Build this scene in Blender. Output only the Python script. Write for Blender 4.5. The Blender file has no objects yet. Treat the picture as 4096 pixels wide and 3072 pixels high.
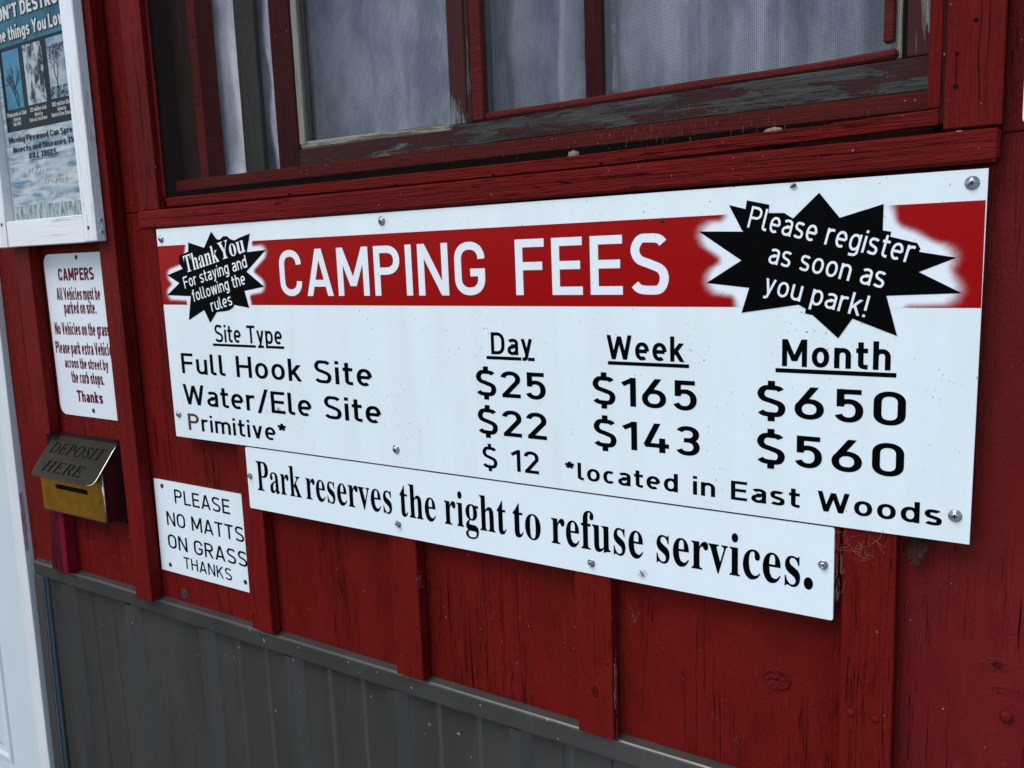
import bpy, bmesh, math, random
from mathutils import Vector, noise, Matrix

random.seed(7)
SC = bpy.context.scene
COL = SC.collection
# ------------------------------------------------------------------ camera, sky, sun, exposure
cam = bpy.data.cameras.new('camera')
cam.sensor_width = 36.0
cam.lens = 36.0 * 3503.97 / 4096
cam.clip_start = 0.02
cam.clip_end = 500
cam_ob = bpy.data.objects.new('camera', cam)
COL.objects.link(cam_ob)
RIGHT = Vector((0.833856766, 0.550719507, -0.037295009))
UP = -Vector((0.052349377, -0.146162736, -0.987874485))
BACK = -Vector((-0.54949289, 0.821793453, -0.150708609))
M = Matrix((RIGHT, UP, BACK)).transposed().to_4x4()
M.translation = Vector((1.305704, -0.9302, 1.6))
cam_ob.matrix_world = M
SC.camera = cam_ob

SUN_EL, SUN_AZ = math.radians(54), math.radians(200)     # azimuth clockwise from +y: in front of the wall
world = bpy.data.worlds.new('World')
SC.world = world
world.use_nodes = True
wn = world.node_tree
bg = wn.nodes['Background']
sky = wn.nodes.new('ShaderNodeTexSky')
sky.sky_type = 'NISHITA'
sky.sun_disc = False
sky.sun_elevation = SUN_EL
sky.sun_rotation = SUN_AZ
sky.air_density = 1.0
sky.dust_density = 1.0
sky.ozone_density = 1.0
wn.links.new(sky.outputs[0], bg.inputs['Color'])
bg.inputs['Strength'].default_value = 0.12

sun = bpy.data.lights.new('sun', 'SUN')
sun.energy = 1.1
sun.angle = math.radians(32)
sun.color = (1.0, 0.97, 0.93)
sun_ob = bpy.data.objects.new('sun', sun)
COL.objects.link(sun_ob)
sd = Vector((math.sin(SUN_AZ) * math.cos(SUN_EL), math.cos(SUN_AZ) * math.cos(SUN_EL), math.sin(SUN_EL)))
sun_ob.rotation_euler = sd.to_track_quat('Z', 'Y').to_euler()
sun_ob.location = sd * 20

vs = SC.view_settings
vs.view_transform = 'Standard'
vs.look = 'None'
vs.exposure = 0.82
vs.gamma = 1.0
vs.use_curve_mapping = False
SC.cycles.use_denoising = True
SC.cycles.max_bounces = 8

# ------------------------------------------------------------------ materials
def _n(nt, kind, **kw):
    nd = nt.nodes.new('ShaderNode' + kind)
    for k, v in kw.items():
        if k[0] == '_':
            setattr(nd, k[1:], v)
        else:
            nd.inputs[k.replace('__', ' ')].default_value = v
    return nd

def L(nt, a, b):
    nt.links.new(a, b)

def new_mat(name, color, rough=0.5, spec=0.5, metal=0.0, coat=0.0):
    m = bpy.data.materials.new(name)
    m.use_nodes = True
    b = m.node_tree.nodes['Principled BSDF']
    b.inputs['Base Color'].default_value = (*color, 1)
    b.inputs['Roughness'].default_value = rough
    b.inputs['Specular IOR Level'].default_value = spec
    b.inputs['Metallic'].default_value = metal
    b.inputs['Coat Weight'].default_value = coat
    return m, m.node_tree, b

def coords(nt):
    """object coordinates shifted by a random amount per object"""
    tc = _n(nt, 'TexCoord')
    oi = _n(nt, 'ObjectInfo')
    mu = _n(nt, 'Math', _operation='MULTIPLY')
    mu.inputs[1].default_value = 53.0
    L(nt, oi.outputs['Random'], mu.inputs[0])
    ad = _n(nt, 'VectorMath', _operation='ADD')
    L(nt, tc.outputs['Object'], ad.inputs[0])
    L(nt, mu.outputs[0], ad.inputs[1])
    return ad.outputs[0]

def mapped(nt, co, scale):
    mp = _n(nt, 'Mapping')
    mp.inputs['Scale'].default_value = scale
    L(nt, co, mp.inputs['Vector'])
    return mp.outputs[0]

def noise_tex(nt, vec, scale=1.0, detail=2.0, rough=0.5, dist=0.0):
    t = _n(nt, 'TexNoise')
    t.inputs['Scale'].default_value = scale
    t.inputs['Detail'].default_value = detail
    t.inputs['Roughness'].default_value = rough
    t.inputs['Distortion'].default_value = dist
    L(nt, vec, t.inputs['Vector'])
    return t.outputs['Fac']

def mathn(nt, op, a, b=None, clamp=False):
    m = _n(nt, 'Math', _operation=op)
    m.use_clamp = clamp
    for i, v in enumerate((a, b)):
        if v is None:
            continue
        if isinstance(v, (int, float)):
            m.inputs[i].default_value = v
        else:
            L(nt, v, m.inputs[i])
    return m.outputs[0]

def ramp(nt, fac, lo, hi, a=0.0, b=1.0):
    r = _n(nt, 'MapRange')
    r.clamp = True
    r.inputs['From Min'].default_value = lo
    r.inputs['From Max'].default_value = hi
    r.inputs['To Min'].default_value = a
    r.inputs['To Max'].default_value = b
    L(nt, fac, r.inputs['Value'])
    return r.outputs[0]

def mixc(nt, fac, a, b):
    m = _n(nt, 'Mix', _data_type='RGBA')
    for sock, v in ((m.inputs[0], fac), (m.inputs[6], a), (m.inputs[7], b)):
        if isinstance(v, (int, float)):
            sock.default_value = v
        elif isinstance(v, tuple):
            sock.default_value = (*v, 1) if len(v) == 3 else v
        else:
            L(nt, v, sock)
    return m.outputs[2]

def bump(nt, b, height, dist=0.001, strength=1.0):
    bp = _n(nt, 'Bump')
    bp.inputs['Strength'].default_value = strength
    bp.inputs['Distance'].default_value = dist
    L(nt, height, bp.inputs['Height'])
    L(nt, bp.outputs[0], b.inputs['Normal'])

def grain_scale(axis, across, along):
    s = [across, across, across]
    s['xyz'.index(axis)] = along
    return tuple(s)

def paint(name, color, axis='z', rough=0.5, cracks=1.0, lumps=1.0, grain=1.0, speck=1.0, spec=0.08,
          dark=(0.012, 0.002, 0.002), vary=0.22, bump_d=0.0034):
    m, nt, b = new_mat(name, color, rough, spec)
    co = coords(nt)
    big = noise_tex(nt, mapped(nt, co, grain_scale(axis, 9, 3)), 1, 4, 0.6)
    gr = noise_tex(nt, mapped(nt, co, grain_scale(axis, 420, 14)), 1, 3, 0.6)
    lump = noise_tex(nt, mapped(nt, co, grain_scale(axis, 420, 200)), 1, 3, 0.6, 0.5)
    # hairline checks that follow the grain: the contour of a stretched noise, in patches
    cn = noise_tex(nt, mapped(nt, co, grain_scale(axis, 85, 1.8)), 1, 3, 0.55, 0.3)
    ca = mathn(nt, 'ABSOLUTE', mathn(nt, 'SUBTRACT', cn, 0.5))
    line = ramp(nt, ca, 0.0015, 0.0065, 1, 0)
    patch = ramp(nt, noise_tex(nt, mapped(nt, co, grain_scale(axis, 14, 3.2)), 1, 2, 0.5), 0.50, 0.60)
    crack = mathn(nt, 'MULTIPLY', mathn(nt, 'MULTIPLY', line, patch), cracks, True)
    fine = ramp(nt, noise_tex(nt, mapped(nt, co, grain_scale(axis, 520, 22)), 1, 2, 0.6), 0.65, 0.73)
    fine = mathn(nt, 'MULTIPLY', fine, mathn(nt, 'MULTIPLY', patch, 0.5 * grain, True))
    sp = ramp(nt, noise_tex(nt, mapped(nt, co, (330, 330, 260)), 1, 0, 0.5), 0.868, 0.89, 0, 0.7 * speck)
    v = ramp(nt, big, 0.3, 0.7, 1 - vary, 1 + vary)
    hsv = _n(nt, 'HueSaturation')
    hsv.inputs['Color'].default_value = (*color, 1)
    L(nt, v, hsv.inputs['Value'])
    b.inputs['IOR'].default_value = 1.40
    drift = ramp(nt, noise_tex(nt, mapped(nt, co, grain_scale(axis, 22, 5)), 1, 5, 0.65), 0.42, 0.68, 0, 0.55)
    brown = (color[0] * 0.80, color[1] * 1.25 + 0.001, color[2] * 0.75)
    c0 = mixc(nt, drift, hsv.outputs[0], brown if color[0] > 3 * color[1] else color)
    scuff = ramp(nt, noise_tex(nt, mapped(nt, co, grain_scale(axis, 150, 26)), 1, 5, 0.75), 0.58, 0.74, 0, 0.22 * speck)
    grime = ramp(nt, noise_tex(nt, mapped(nt, co, grain_scale(axis, 34, 16)), 1, 6, 0.7), 0.50, 0.74, 0, 0.5 * min(1, speck))
    pale = tuple(min(1, q * 1.7 + 0.035) for q in color)
    c0 = mixc(nt, scuff, c0, pale)
    c0 = mixc(nt, grime, c0, tuple(q * 0.45 for q in color))
    c = mixc(nt, mathn(nt, 'MAXIMUM', crack, fine), c0, dark)
    c = mixc(nt, sp, c, (0.45, 0.38, 0.34))
    L(nt, c, b.inputs['Base Color'])
    h = mathn(nt, 'ADD', mathn(nt, 'MULTIPLY', gr, 0.55 * grain), mathn(nt, 'MULTIPLY', lump, 0.5 * lumps))
    h = mathn(nt, 'SUBTRACT', h, mathn(nt, 'MULTIPLY', mathn(nt, 'MAXIMUM', crack, fine), 1.1))
    bump(nt, b, h, bump_d)
    rr = ramp(nt, lump, 0.3, 0.7, rough - 0.08, rough + 0.1)
    L(nt, rr, b.inputs['Roughness'])
    return m

def peeling(name, paintc, woodc, axis='x', amount=0.5, low=None):
    m, nt, b = new_mat(name, paintc, 0.7, 0.3)
    co = coords(nt)
    a = noise_tex(nt, mapped(nt, co, grain_scale(axis, 60, 9)), 1, 6, 0.65, 0.6)
    g = noise_tex(nt, mapped(nt, co, grain_scale(axis, 520, 16)), 1, 4, 0.6)
    a = mathn(nt, 'ADD', a, mathn(nt, 'MULTIPLY', mathn(nt, 'SUBTRACT', g, 0.5), 0.45))
    if low is not None:         # only the foot of an upright has lost its paint
        sx = _n(nt, 'SeparateXYZ')
        L(nt, _n(nt, 'TexCoord').outputs['Object'], sx.inputs[0])
        a = mathn(nt, 'ADD', a, ramp(nt, sx.outputs['Z'], low, low + 0.07, -0.02, 0.4))
    msk = ramp(nt, a,
               amount - 0.012, amount + 0.012)
    wv = ramp(nt, g, 0.3, 0.74, 0.15, 2.3)
    hs = _n(nt, 'HueSaturation')
    hs.inputs['Color'].default_value = (*woodc, 1)
    L(nt, wv, hs.inputs['Value'])
    L(nt, mixc(nt, msk, hs.outputs[0], paintc), b.inputs['Base Color'])
    bump(nt, b, mathn(nt, 'ADD', mathn(nt, 'MULTIPLY', msk, 0.7), mathn(nt, 'MULTIPLY', g, 0.6)), 0.0008)
    return m

RED = (0.128, 0.0056, 0.0048)
MAR = (0.055, 0.0048, 0.0062)
mat = {}
mat['red_v'] = paint('red board paint', RED, 'z', 0.5, 1.0, 0.9)
mat['red_h'] = paint('red trim paint', RED, 'x', 0.5, 1.0, 0.7, grain=1.5)
mat['red_bat'] = paint('red batten paint', (0.132, 0.0062, 0.0050), 'z', 0.48, 0.5, 0.8, grain=0.8)
mat['red_cas'] = paint('red casing paint', (0.138, 0.0072, 0.0064), 'z', 0.5, 1.0, 0.6, grain=1.5)
mat['red_rough'] = paint('thick lumpy red paint', (0.122, 0.0056, 0.0062), 'z', 0.45, 1.0, 1.5, spec=0.18, grain=1.3, bump_d=0.0016)
mat['magenta'] = paint('fresh crimson touch-up paint', (0.17, 0.004, 0.016), 'z', 0.45, 0.5, 0.8)
mat['crimson_old'] = paint('worn crimson paint', (0.075, 0.004, 0.012), 'z', 0.5, 0.8, 1.4)
mat['maroon_v'] = paint('maroon sash paint', MAR, 'z', 0.5, 0.5, 0.3, speck=2)
mat['maroon_h'] = paint('maroon rail paint', (0.125, 0.0095, 0.0085), 'x', 0.5, 0.5, 0.3, speck=2)
mat['bead_red'] = paint('brown red bead paint', (0.15, 0.014, 0.012), 'x', 0.5, 0.7, 0.5, speck=3)
mat['peel_h'] = peeling('peeling maroon paint on grey wood', (0.055, 0.005, 0.007), (0.055, 0.055, 0.05), 'x', 0.52)
mat['peel_v'] = peeling('peeling maroon paint on grey upright', MAR, (0.16, 0.17, 0.17), 'z', 0.40)
mat['peel_edge'] = peeling('peeling edge', (0.07, 0.009, 0.01), (0.2, 0.2, 0.17), 'z', 0.5)
mat['peel_low'] = peeling('maroon paint peeling at the foot', (0.065, 0.0055, 0.0065), (0.2, 0.2, 0.2), 'z', 0.53, -0.245)
mat['peel_rail'] = peeling('maroon rail chipped', MAR, (0.13, 0.13, 0.125), 'x', 0.40)
mat['putty'] = peeling('worn white putty', (0.36, 0.35, 0.28), (0.16, 0.14, 0.10), 'x', 0.47)
mat['wood_pale'] = paint('pale bare stop', (0.38, 0.36, 0.30), 'z', 0.6, 0.3, 0.3, dark=(0.06, 0.05, 0.04), vary=0.15, speck=0)
mat['pale_green'] = paint('pale grey green inner edge', (0.34, 0.37, 0.33), 'z', 0.6, 0.2, 0.3, dark=(0.06, 0.06, 0.05), vary=0.12, speck=0)
mat['post_grey'] = paint('grey green post paint', (0.055, 0.053, 0.046), 'z', 0.6, 0.3, 0.4, dark=(0.02, 0.02, 0.018), vary=0.1, speck=1)
mat['brown_dark'] = paint('dark brown jamb', (0.028, 0.014, 0.012), 'z', 0.6, 0.3, 0.4, vary=0.2)
mat['white_wood'] = paint('white painted frame wood', (0.74, 0.75, 0.73), 'z', 0.45, 0.8, 0.5, grain=0.7, dark=(0.22, 0.2, 0.18), vary=0.05, speck=0, bump_d=0.0006)
mat['white_wood_h'] = paint('white worn rail wood', (0.74, 0.75, 0.73), 'x', 0.5, 1.0, 0.5, grain=1.2, dark=(0.2, 0.19, 0.18), vary=0.05, speck=0, bump_d=0.0006)
mat['door_white'] = paint('cool white door paint', (0.54, 0.60, 0.60), 'z', 0.4, 0.0, 0.35, grain=0.0, dark=(0.2, 0.2, 0.2), vary=0.04, speck=0, bump_d=0.0003)
mat['trim_white'] = paint('white door trim paint', (0.62, 0.63, 0.62), 'z', 0.45, 0.3, 0.6, grain=0.3, dark=(0.3, 0.27, 0.25), vary=0.06, speck=0, bump_d=0.0004)

mat['smear'] = peeling('smeared crimson paint on white', (0.52, 0.44, 0.45), (0.42, 0.20, 0.22), 'z', 0.5)

def metal_paint():
    m, nt, b = new_mat('grey painted sheet metal', (0.037, 0.036, 0.031), 0.32, 0.65)
    co = coords(nt)
    big = noise_tex(nt, mapped(nt, co, (10, 10, 2)), 1, 3, 0.6)
    drip = noise_tex(nt, mapped(nt, co, (150, 150, 3)), 1, 3, 0.6)
    st = ramp(nt, drip, 0.60, 0.78, 0, 0.10)
    sp = ramp(nt, noise_tex(nt, mapped(nt, co, (170, 170, 130)), 1, 0), 0.86, 0.88, 0, 0.6)
    hs = _n(nt, 'HueSaturation')
    hs.inputs['Color'].default_value = (0.037, 0.036, 0.031, 1)
    L(nt, ramp(nt, big, 0.3, 0.7, 0.88, 1.12), hs.inputs['Value'])
    c = mixc(nt, st, hs.outputs[0], (0.2, 0.2, 0.19))
    c = mixc(nt, sp, c, (0.35, 0.35, 0.33))
    L(nt, c, b.inputs['Base Color'])
    L(nt, ramp(nt, big, 0.3, 0.7, 0.26, 0.40), b.inputs['Roughness'])
    bump(nt, b, noise_tex(nt, mapped(nt, co, (14, 14, 5)), 1, 2), 0.0006, 0.5)
    return m
mat['metal'] = metal_paint()

def sign_white(name, color, dirt=1.0, rough=0.3):
    m, nt, b = new_mat(name, color, rough, 0.4)
    co = coords(nt)
    # fly specks and short downward streaks, gathered in patches
    s1 = noise_tex(nt, mapped(nt, co, (420, 420, 300)), 1, 0)
    s2 = noise_tex(nt, mapped(nt, co, (520, 520, 110)), 1, 1)
    pt = noise_tex(nt, mapped(nt, co, (16, 16, 7)), 1, 3, 0.6)
    k1 = mathn(nt, 'MULTIPLY', ramp(nt, s1, 0.79, 0.825), ramp(nt, pt, 0.46, 0.62, 0, 0.8))
    k2 = mathn(nt, 'MULTIPLY', ramp(nt, s2, 0.72, 0.82), ramp(nt, pt, 0.52, 0.68, 0, 0.45))
    k = mathn(nt, 'MULTIPLY', mathn(nt, 'MAXIMUM', k1, k2), dirt, True)
    film = ramp(nt, noise_tex(nt, mapped(nt, co, (30, 30, 4)), 1, 3), 0.42, 0.8, 0, 0.16 * dirt)
    c = mixc(nt, film, color, (0.42, 0.44, 0.44))
    c = mixc(nt, k, c, (0.09, 0.095, 0.1))
    L(nt, c, b.inputs['Base Color'])
    return m
mat['sign'] = sign_white('white sign panel', (0.725, 0.80, 0.80))
mat['sign_clean'] = sign_white('white sign panel cleaner', (0.725, 0.795, 0.81), 0.35)
mat['sign_old'] = sign_white('white enamel sign', (0.70, 0.74, 0.76), 0.6, 0.35)
mat['ink'] = new_mat('black sign vinyl', (0.0012, 0.0013, 0.0014), 0.45, 0.03)[0]
mat['ink_brown'] = new_mat('faded brown black vinyl', (0.085, 0.040, 0.010), 0.4, 0.1)[0]
mat['ink_white'] = sign_white('white sign lettering', (0.75, 0.80, 0.81), 0.8)
mat['ink_maroon'] = new_mat('dark red sign print', (0.12, 0.004, 0.010), 0.4, 0.1)[0]

def band_mat():
    m, nt, b = new_mat('red sign print with white halo', (0.28, 0.0, 0.002), 0.3, 0.1)
    at = _n(nt, 'VertexColor', _layer_name='halo')
    c = mixc(nt, at.outputs['Color'], (0.29, 0.0003, 0.0012), (0.75, 0.80, 0.81))
    co = coords(nt)
    sp = ramp(nt, noise_tex(nt, mapped(nt, co, (400, 400, 300)), 1, 0), 0.80, 0.83, 0, 0.5)
    c = mixc(nt, sp, c, (0.06, 0.0, 0.0))
    L(nt, c, b.inputs['Base Color'])
    return m
mat['band'] = band_mat()

def metal(name, color, rough, var=0.1, scale=60):
    m, nt, b = new_mat(name, color, rough, 0.5, 1.0)
    co = coords(nt)
    n1 = noise_tex(nt, mapped(nt, co, (scale,) * 3), 1, 4, 0.6)
    L(nt, ramp(nt, n1, 0.3, 0.7, max(0.05, rough - var), rough + var), b.inputs['Roughness'])
    hs = _n(nt, 'HueSaturation')
    hs.inputs['Color'].default_value = (*color, 1)
    L(nt, ramp(nt, n1, 0.3, 0.75, 1.15, 0.7), hs.inputs['Value'])
    L(nt, hs.outputs[0], b.inputs['Base Color'])
    return m
mat['zinc'] = metal('zinc screw metal', (0.42, 0.44, 0.43), 0.28, 0.08, 300)
mat['rust'] = new_mat('rusty dark screw', (0.03, 0.015, 0.009), 0.6)[0]
mat['brass'] = metal('tarnished brass front', (0.56, 0.26, 0.022), 0.42, 0.1, 45)
mat['steel_edge'] = metal('worn bright edge', (0.62, 0.62, 0.58), 0.3, 0.1, 80)
mat['bronze'] = paint('blackened brass lid', (0.030, 0.025, 0.013), 'x', 0.5, 0.0, 0.3, grain=0.0, speck=1.2, vary=0.35, bump_d=0.0003)
mat['bronze_dark'] = new_mat('engraved dark lettering', (0.004, 0.003, 0.002), 0.8, 0.05)[0]
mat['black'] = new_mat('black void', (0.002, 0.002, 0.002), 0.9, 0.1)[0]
mat['dark_wood'] = paint('dark stained backing', (0.018, 0.012, 0.012), 'z', 0.6, 0.5, 1.5, speck=2)
mat['wine'] = new_mat('wine red box side paint', (0.05, 0.004, 0.008), 0.35)[0]
mat['crack'] = new_mat('open check in board', (0.006, 0.001, 0.001), 0.9, 0.1)[0]
mat['pale_tube'] = paint('pale blue grey channel', (0.14, 0.19, 0.22), 'z', 0.45, 0.2, 0.4, speck=1, dark=(0.03, 0.03, 0.03), vary=0.1)
mat['room'] = new_mat('white room plaster', (0.62, 0.62, 0.60), 0.9)[0]
mat['wire'] = new_mat('dull insect screen wire', (0.026, 0.022, 0.019), 0.8, 0.1)[0]
mat['web'] = new_mat('dusty spider silk', (0.20, 0.15, 0.12), 0.9)[0]
mat['insect'] = new_mat('dark insect body', (0.03, 0.022, 0.016), 0.6)[0]
mat['husk'] = paint('pale husk', (0.42, 0.36, 0.27), 'x', 0.8, 0.3, 1.5, dark=(0.1, 0.08, 0.06), vary=0.3, speck=0)
mat['leaf'] = paint('dry brown leaf', (0.055, 0.022, 0.014), 'z', 0.8, 0.5, 1.0, vary=0.35, speck=0)

def glass_mat():
    m, nt, b = new_mat('window glass', (1, 1, 1), 0.02)
    tr = _n(nt, 'BsdfTransparent')
    tr.inputs['Color'].default_value = (0.985, 0.99, 0.99, 1)
    gl = _n(nt, 'BsdfGlossy')
    gl.inputs['Roughness'].default_value = 0.03
    fr = _n(nt, 'Fresnel', IOR=1.5)
    mx = _n(nt, 'MixShader')
    L(nt, fr.outputs[0], mx.inputs[0])
    L(nt, tr.outputs[0], mx.inputs[1])
    L(nt, gl.outputs[0], mx.inputs[2])
    L(nt, mx.outputs[0], nt.nodes['Material Output'].inputs['Surface'])
    return m
mat['glass'] = glass_mat()

def curtain_mat():
    m, nt, b = new_mat('lavender white curtain cloth', (0.60, 0.61, 0.74), 0.9, 0.1)
    co = coords(nt)
    n1 = noise_tex(nt, mapped(nt, co, (16, 16, 7)), 1, 4, 0.65)
    c = mixc(nt, ramp(nt, n1, 0.38, 0.62), (0.97, 0.93, 0.98), (0.54, 0.53, 0.63))
    tc = _n(nt, 'TexCoord')          # grey green blotches kept to an upright band near the middle
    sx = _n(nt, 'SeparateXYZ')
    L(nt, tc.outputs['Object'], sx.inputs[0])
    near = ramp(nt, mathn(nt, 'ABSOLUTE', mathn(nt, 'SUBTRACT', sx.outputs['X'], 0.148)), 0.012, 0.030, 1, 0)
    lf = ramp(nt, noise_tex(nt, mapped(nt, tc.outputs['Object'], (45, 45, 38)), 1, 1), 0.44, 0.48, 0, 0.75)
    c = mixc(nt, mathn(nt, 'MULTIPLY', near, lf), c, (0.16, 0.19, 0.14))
    L(nt, c, b.inputs['Base Color'])
    w = noise_tex(nt, mapped(nt, co, (600, 600, 60)), 1, 2)
    bump(nt, b, w, 0.0004)
    tl = _n(nt, 'BsdfTranslucent')          # thin cloth: daylight from the room comes through it
    L(nt, c, tl.inputs['Color'])
    mx = _n(nt, 'MixShader')
    mx.inputs[0].default_value = 0.15
    L(nt, b.outputs[0], mx.inputs[1])
    L(nt, tl.outputs[0], mx.inputs[2])
    L(nt, mx.outputs[0], nt.nodes['Material Output'].inputs['Surface'])
    return m
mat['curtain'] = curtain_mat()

def poster_mat(name, c1, c2, scale, lo=0.4, hi=0.6, wrinkle=0.0, gloss=0.22):
    m, nt, b = new_mat(name, c1, gloss, 0.5)
    co = coords(nt)
    n1 = noise_tex(nt, mapped(nt, co, scale), 1, 5, 0.62, 0.5)
    L(nt, mixc(nt, ramp(nt, n1, lo, hi), c1, c2), b.inputs['Base Color'])
    b.inputs['Specular IOR Level'].default_value = 0.07
    return m
mat['poster_teal'] = poster_mat('teal poster print', (0.022, 0.075, 0.105), (0.045, 0.16, 0.22), (7, 7, 9))
def poster_rippled():
    m, nt, b = new_mat('faded sky poster print with painted ripple shading', (0.2, 0.3, 0.36), 0.3, 0.12)
    tc = _n(nt, 'TexCoord')
    mp = _n(nt, 'Mapping')
    mp.inputs['Rotation'].default_value = (0, math.radians(28), 0)
    mp.inputs['Scale'].default_value = (10, 10, 62)
    L(nt, tc.outputs['Object'], mp.inputs['Vector'])
    n1 = noise_tex(nt, mp.outputs[0], 1, 3, 0.55, 1.1)
    n2 = noise_tex(nt, mapped(nt, tc.outputs['Object'], (26, 26, 34)), 1, 5, 0.65)
    c = mixc(nt, ramp(nt, n1, 0.36, 0.64), (0.07, 0.17, 0.24), (0.46, 0.50, 0.50))  # light and shade of the sheet's ridges painted in as slanting streaks
    c = mixc(nt, ramp(nt, n2, 0.42, 0.66, 0, 0.65), c, (0.50, 0.51, 0.49))
    L(nt, c, b.inputs['Base Color'])
    return m
mat['poster_sky'] = poster_rippled()
mat['poster_grass'] = poster_mat('faded grass poster print', (0.10, 0.15, 0.17), (0.42, 0.46, 0.44), (160, 160, 40), 0.38, 0.62)
mat['poster_black'] = poster_mat('black poster print', (0.006, 0.008, 0.010), (0.012, 0.014, 0.016), (8, 8, 8))
mat['photo_blue'] = poster_mat('blue sky photo print', (0.035, 0.15, 0.24), (0.07, 0.22, 0.31), (10, 10, 14))
mat['photo_bark'] = poster_mat('bark photo print', (0.02, 0.025, 0.028), (0.40, 0.44, 0.45), (70, 70, 40), 0.42, 0.56)
mat['photo_pale'] = poster_mat('pale sky photo print', (0.10, 0.22, 0.31), (0.36, 0.38, 0.38), (16, 16, 22), 0.4, 0.62)
mat['photo_land'] = poster_mat('landscape photo print', (0.014, 0.035, 0.042), (0.22, 0.32, 0.36), (90, 90, 120), 0.42, 0.6)
mat['poster_ink'] = new_mat('black poster ink', (0.010, 0.010, 0.012), 0.3, 0.12)[0]
mat['poster_edge'] = new_mat('dark outline poster ink', (0.008, 0.014, 0.018), 0.3, 0.12)[0]
mat['poster_white'] = poster_mat('off white poster lettering', (0.50, 0.49, 0.46), (0.62, 0.61, 0.58), (60, 60, 60))
mat['paper'] = poster_mat('paper margin', (0.50, 0.50, 0.50), (0.60, 0.60, 0.58), (30, 30, 30))

def ground_mat():
    m, nt, b = new_mat('grass and gravel', (0.06, 0.08, 0.03), 0.9, 0.2)
    co = coords(nt)
    n1 = noise_tex(nt, mapped(nt, co, (3, 3, 3)), 1, 6, 0.7)
    L(nt, mixc(nt, ramp(nt, n1, 0.4, 0.6), (0.035, 0.045, 0.02), (0.08, 0.075, 0.06)), b.inputs['Base Color'])
    bump(nt, b, noise_tex(nt, mapped(nt, co, (60, 60, 60)), 1, 4), 0.02)
    return m
mat['ground'] = ground_mat()
mat['concrete'] = poster_mat('worn concrete', (0.42, 0.42, 0.41), (0.52, 0.52, 0.51), (4, 4, 4), gloss=0.9)

# ------------------------------------------------------------------ object helpers
WO = {}            # world position of every object's origin (nothing in this scene is rotated)

def link(o, parent, wpos):
    COL.objects.link(o)
    WO[o] = Vector(wpos)
    if parent is not None:
        o.parent = parent
        o.location = WO[o] - WO[parent]
    else:
        o.location = WO[o]
    return o

def tag(o, label=None, cat=None, group=None, kind=None):
    for k, v in (('label', label), ('category', cat), ('group', group), ('kind', kind)):
        if v:
            o[k] = v
    return o

def thing(name, pos, label, cat, group=None):
    o = bpy.data.objects.new(name, None)
    o.empty_display_size = 0.05
    return tag(link(o, None, pos), label, cat, group)

def mk(name, verts, faces, m, parent=None, smooth=False, origin=None):
    """a mesh object from world coordinates, with its origin at its own centre"""
    if origin is None:
        lo = [min(v[i] for v in verts) for i in range(3)]
        hi = [max(v[i] for v in verts) for i in range(3)]
        origin = [(a + b) / 2 for a, b in zip(lo, hi)]
    me = bpy.data.meshes.new(name)
    me.from_pydata([(v[0] - origin[0], v[1] - origin[1], v[2] - origin[2]) for v in verts], [], faces)
    me.materials.append(m)
    if smooth:
        me.polygons.foreach_set('use_smooth', [True] * len(me.polygons))
    me.update()
    return link(bpy.data.objects.new(name, me), parent, origin)

class MB:
    def __init__(self):
        self.v, self.f = [], []
    def add(self, v, f):
        b = len(self.v)
        self.v += [tuple(p) for p in v]
        self.f += [tuple(b + i for i in q) for q in f]
        return self
    def build(self, name, m, parent=None, smooth=False):
        return mk(name, self.v, self.f, m, parent, smooth)

def plank_geo(x0, x1, y0, y1, z0, z1, axis='z', bev=0.0012, jit=0.0003, seg=None, fn=None, seed=None):
    """a length of sawn timber: chamfered section, swept with small wander; fn(p) bends it"""
    lo, hi = [x0, y0, z0], [x1, y1, z1]
    ai = 'xyz'.index(axis)
    ui, vi = [(1, 2), (0, 2), (0, 1)][ai]
    ln = hi[ai] - lo[ai]
    if seg is None:
        seg = max(2, min(40, int(ln / 0.03)))
    u0, u1, v0, v1 = lo[ui], hi[ui], lo[vi], hi[vi]
    b = min(bev, (u1 - u0) * .3, (v1 - v0) * .3)
    ring = [(u0 + b, v0), (u1 - b, v0), (u1, v0 + b), (u1, v1 - b), (u1 - b, v1), (u0 + b, v1), (u0, v1 - b), (u0, v0 + b)]
    sd_ = random.random() * 100 if seed is None else seed
    verts, faces = [], []
    stations = [0.0, b / ln] + [(i + 1) / seg for i in range(seg - 1)] + [1 - b / ln, 1.0]
    n = len(stations)
    cu, cv = (u0 + u1) / 2, (v0 + v1) / 2
    for k, t in enumerate(stations):
        a = lo[ai] + ln * t
        sh = b if k in (0, n - 1) else 0.0
        for j, (u, v) in enumerate(ring):
            p = [0, 0, 0]
            p[ai] = a
            su, sv = (u1 - u0) / 2, (v1 - v0) / 2
            p[ui] = cu + (u - cu) * (1 - sh / su) + noise.noise((a * 22, j // 2 * 3.1 + sd_, 1.7)) * jit
            p[vi] = cv + (v - cv) * (1 - sh / sv) + noise.noise((a * 22, j // 2 * 3.1 + sd_, 9.2)) * jit * (0.4 if vi == 1 or ui == 1 else 1)
            verts.append(fn(p) if fn else p)
    for k in range(n - 1):
        for j in range(8):
            q = (k * 8 + j, k * 8 + (j + 1) % 8, (k + 1) * 8 + (j + 1) % 8, (k + 1) * 8 + j)
            faces.append(q)
    faces.append(tuple(range(7, -1, -1)))
    faces.append(tuple((n - 1) * 8 + j for j in range(8)))
    if ai in (0, 2):
        pass
    return verts, faces

def fix_normals(o):
    bm = bmesh.new()
    bm.from_mesh(o.data)
    bmesh.ops.recalc_face_normals(bm, faces=bm.faces)
    bm.to_mesh(o.data)
    bm.free()
    return o

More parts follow.
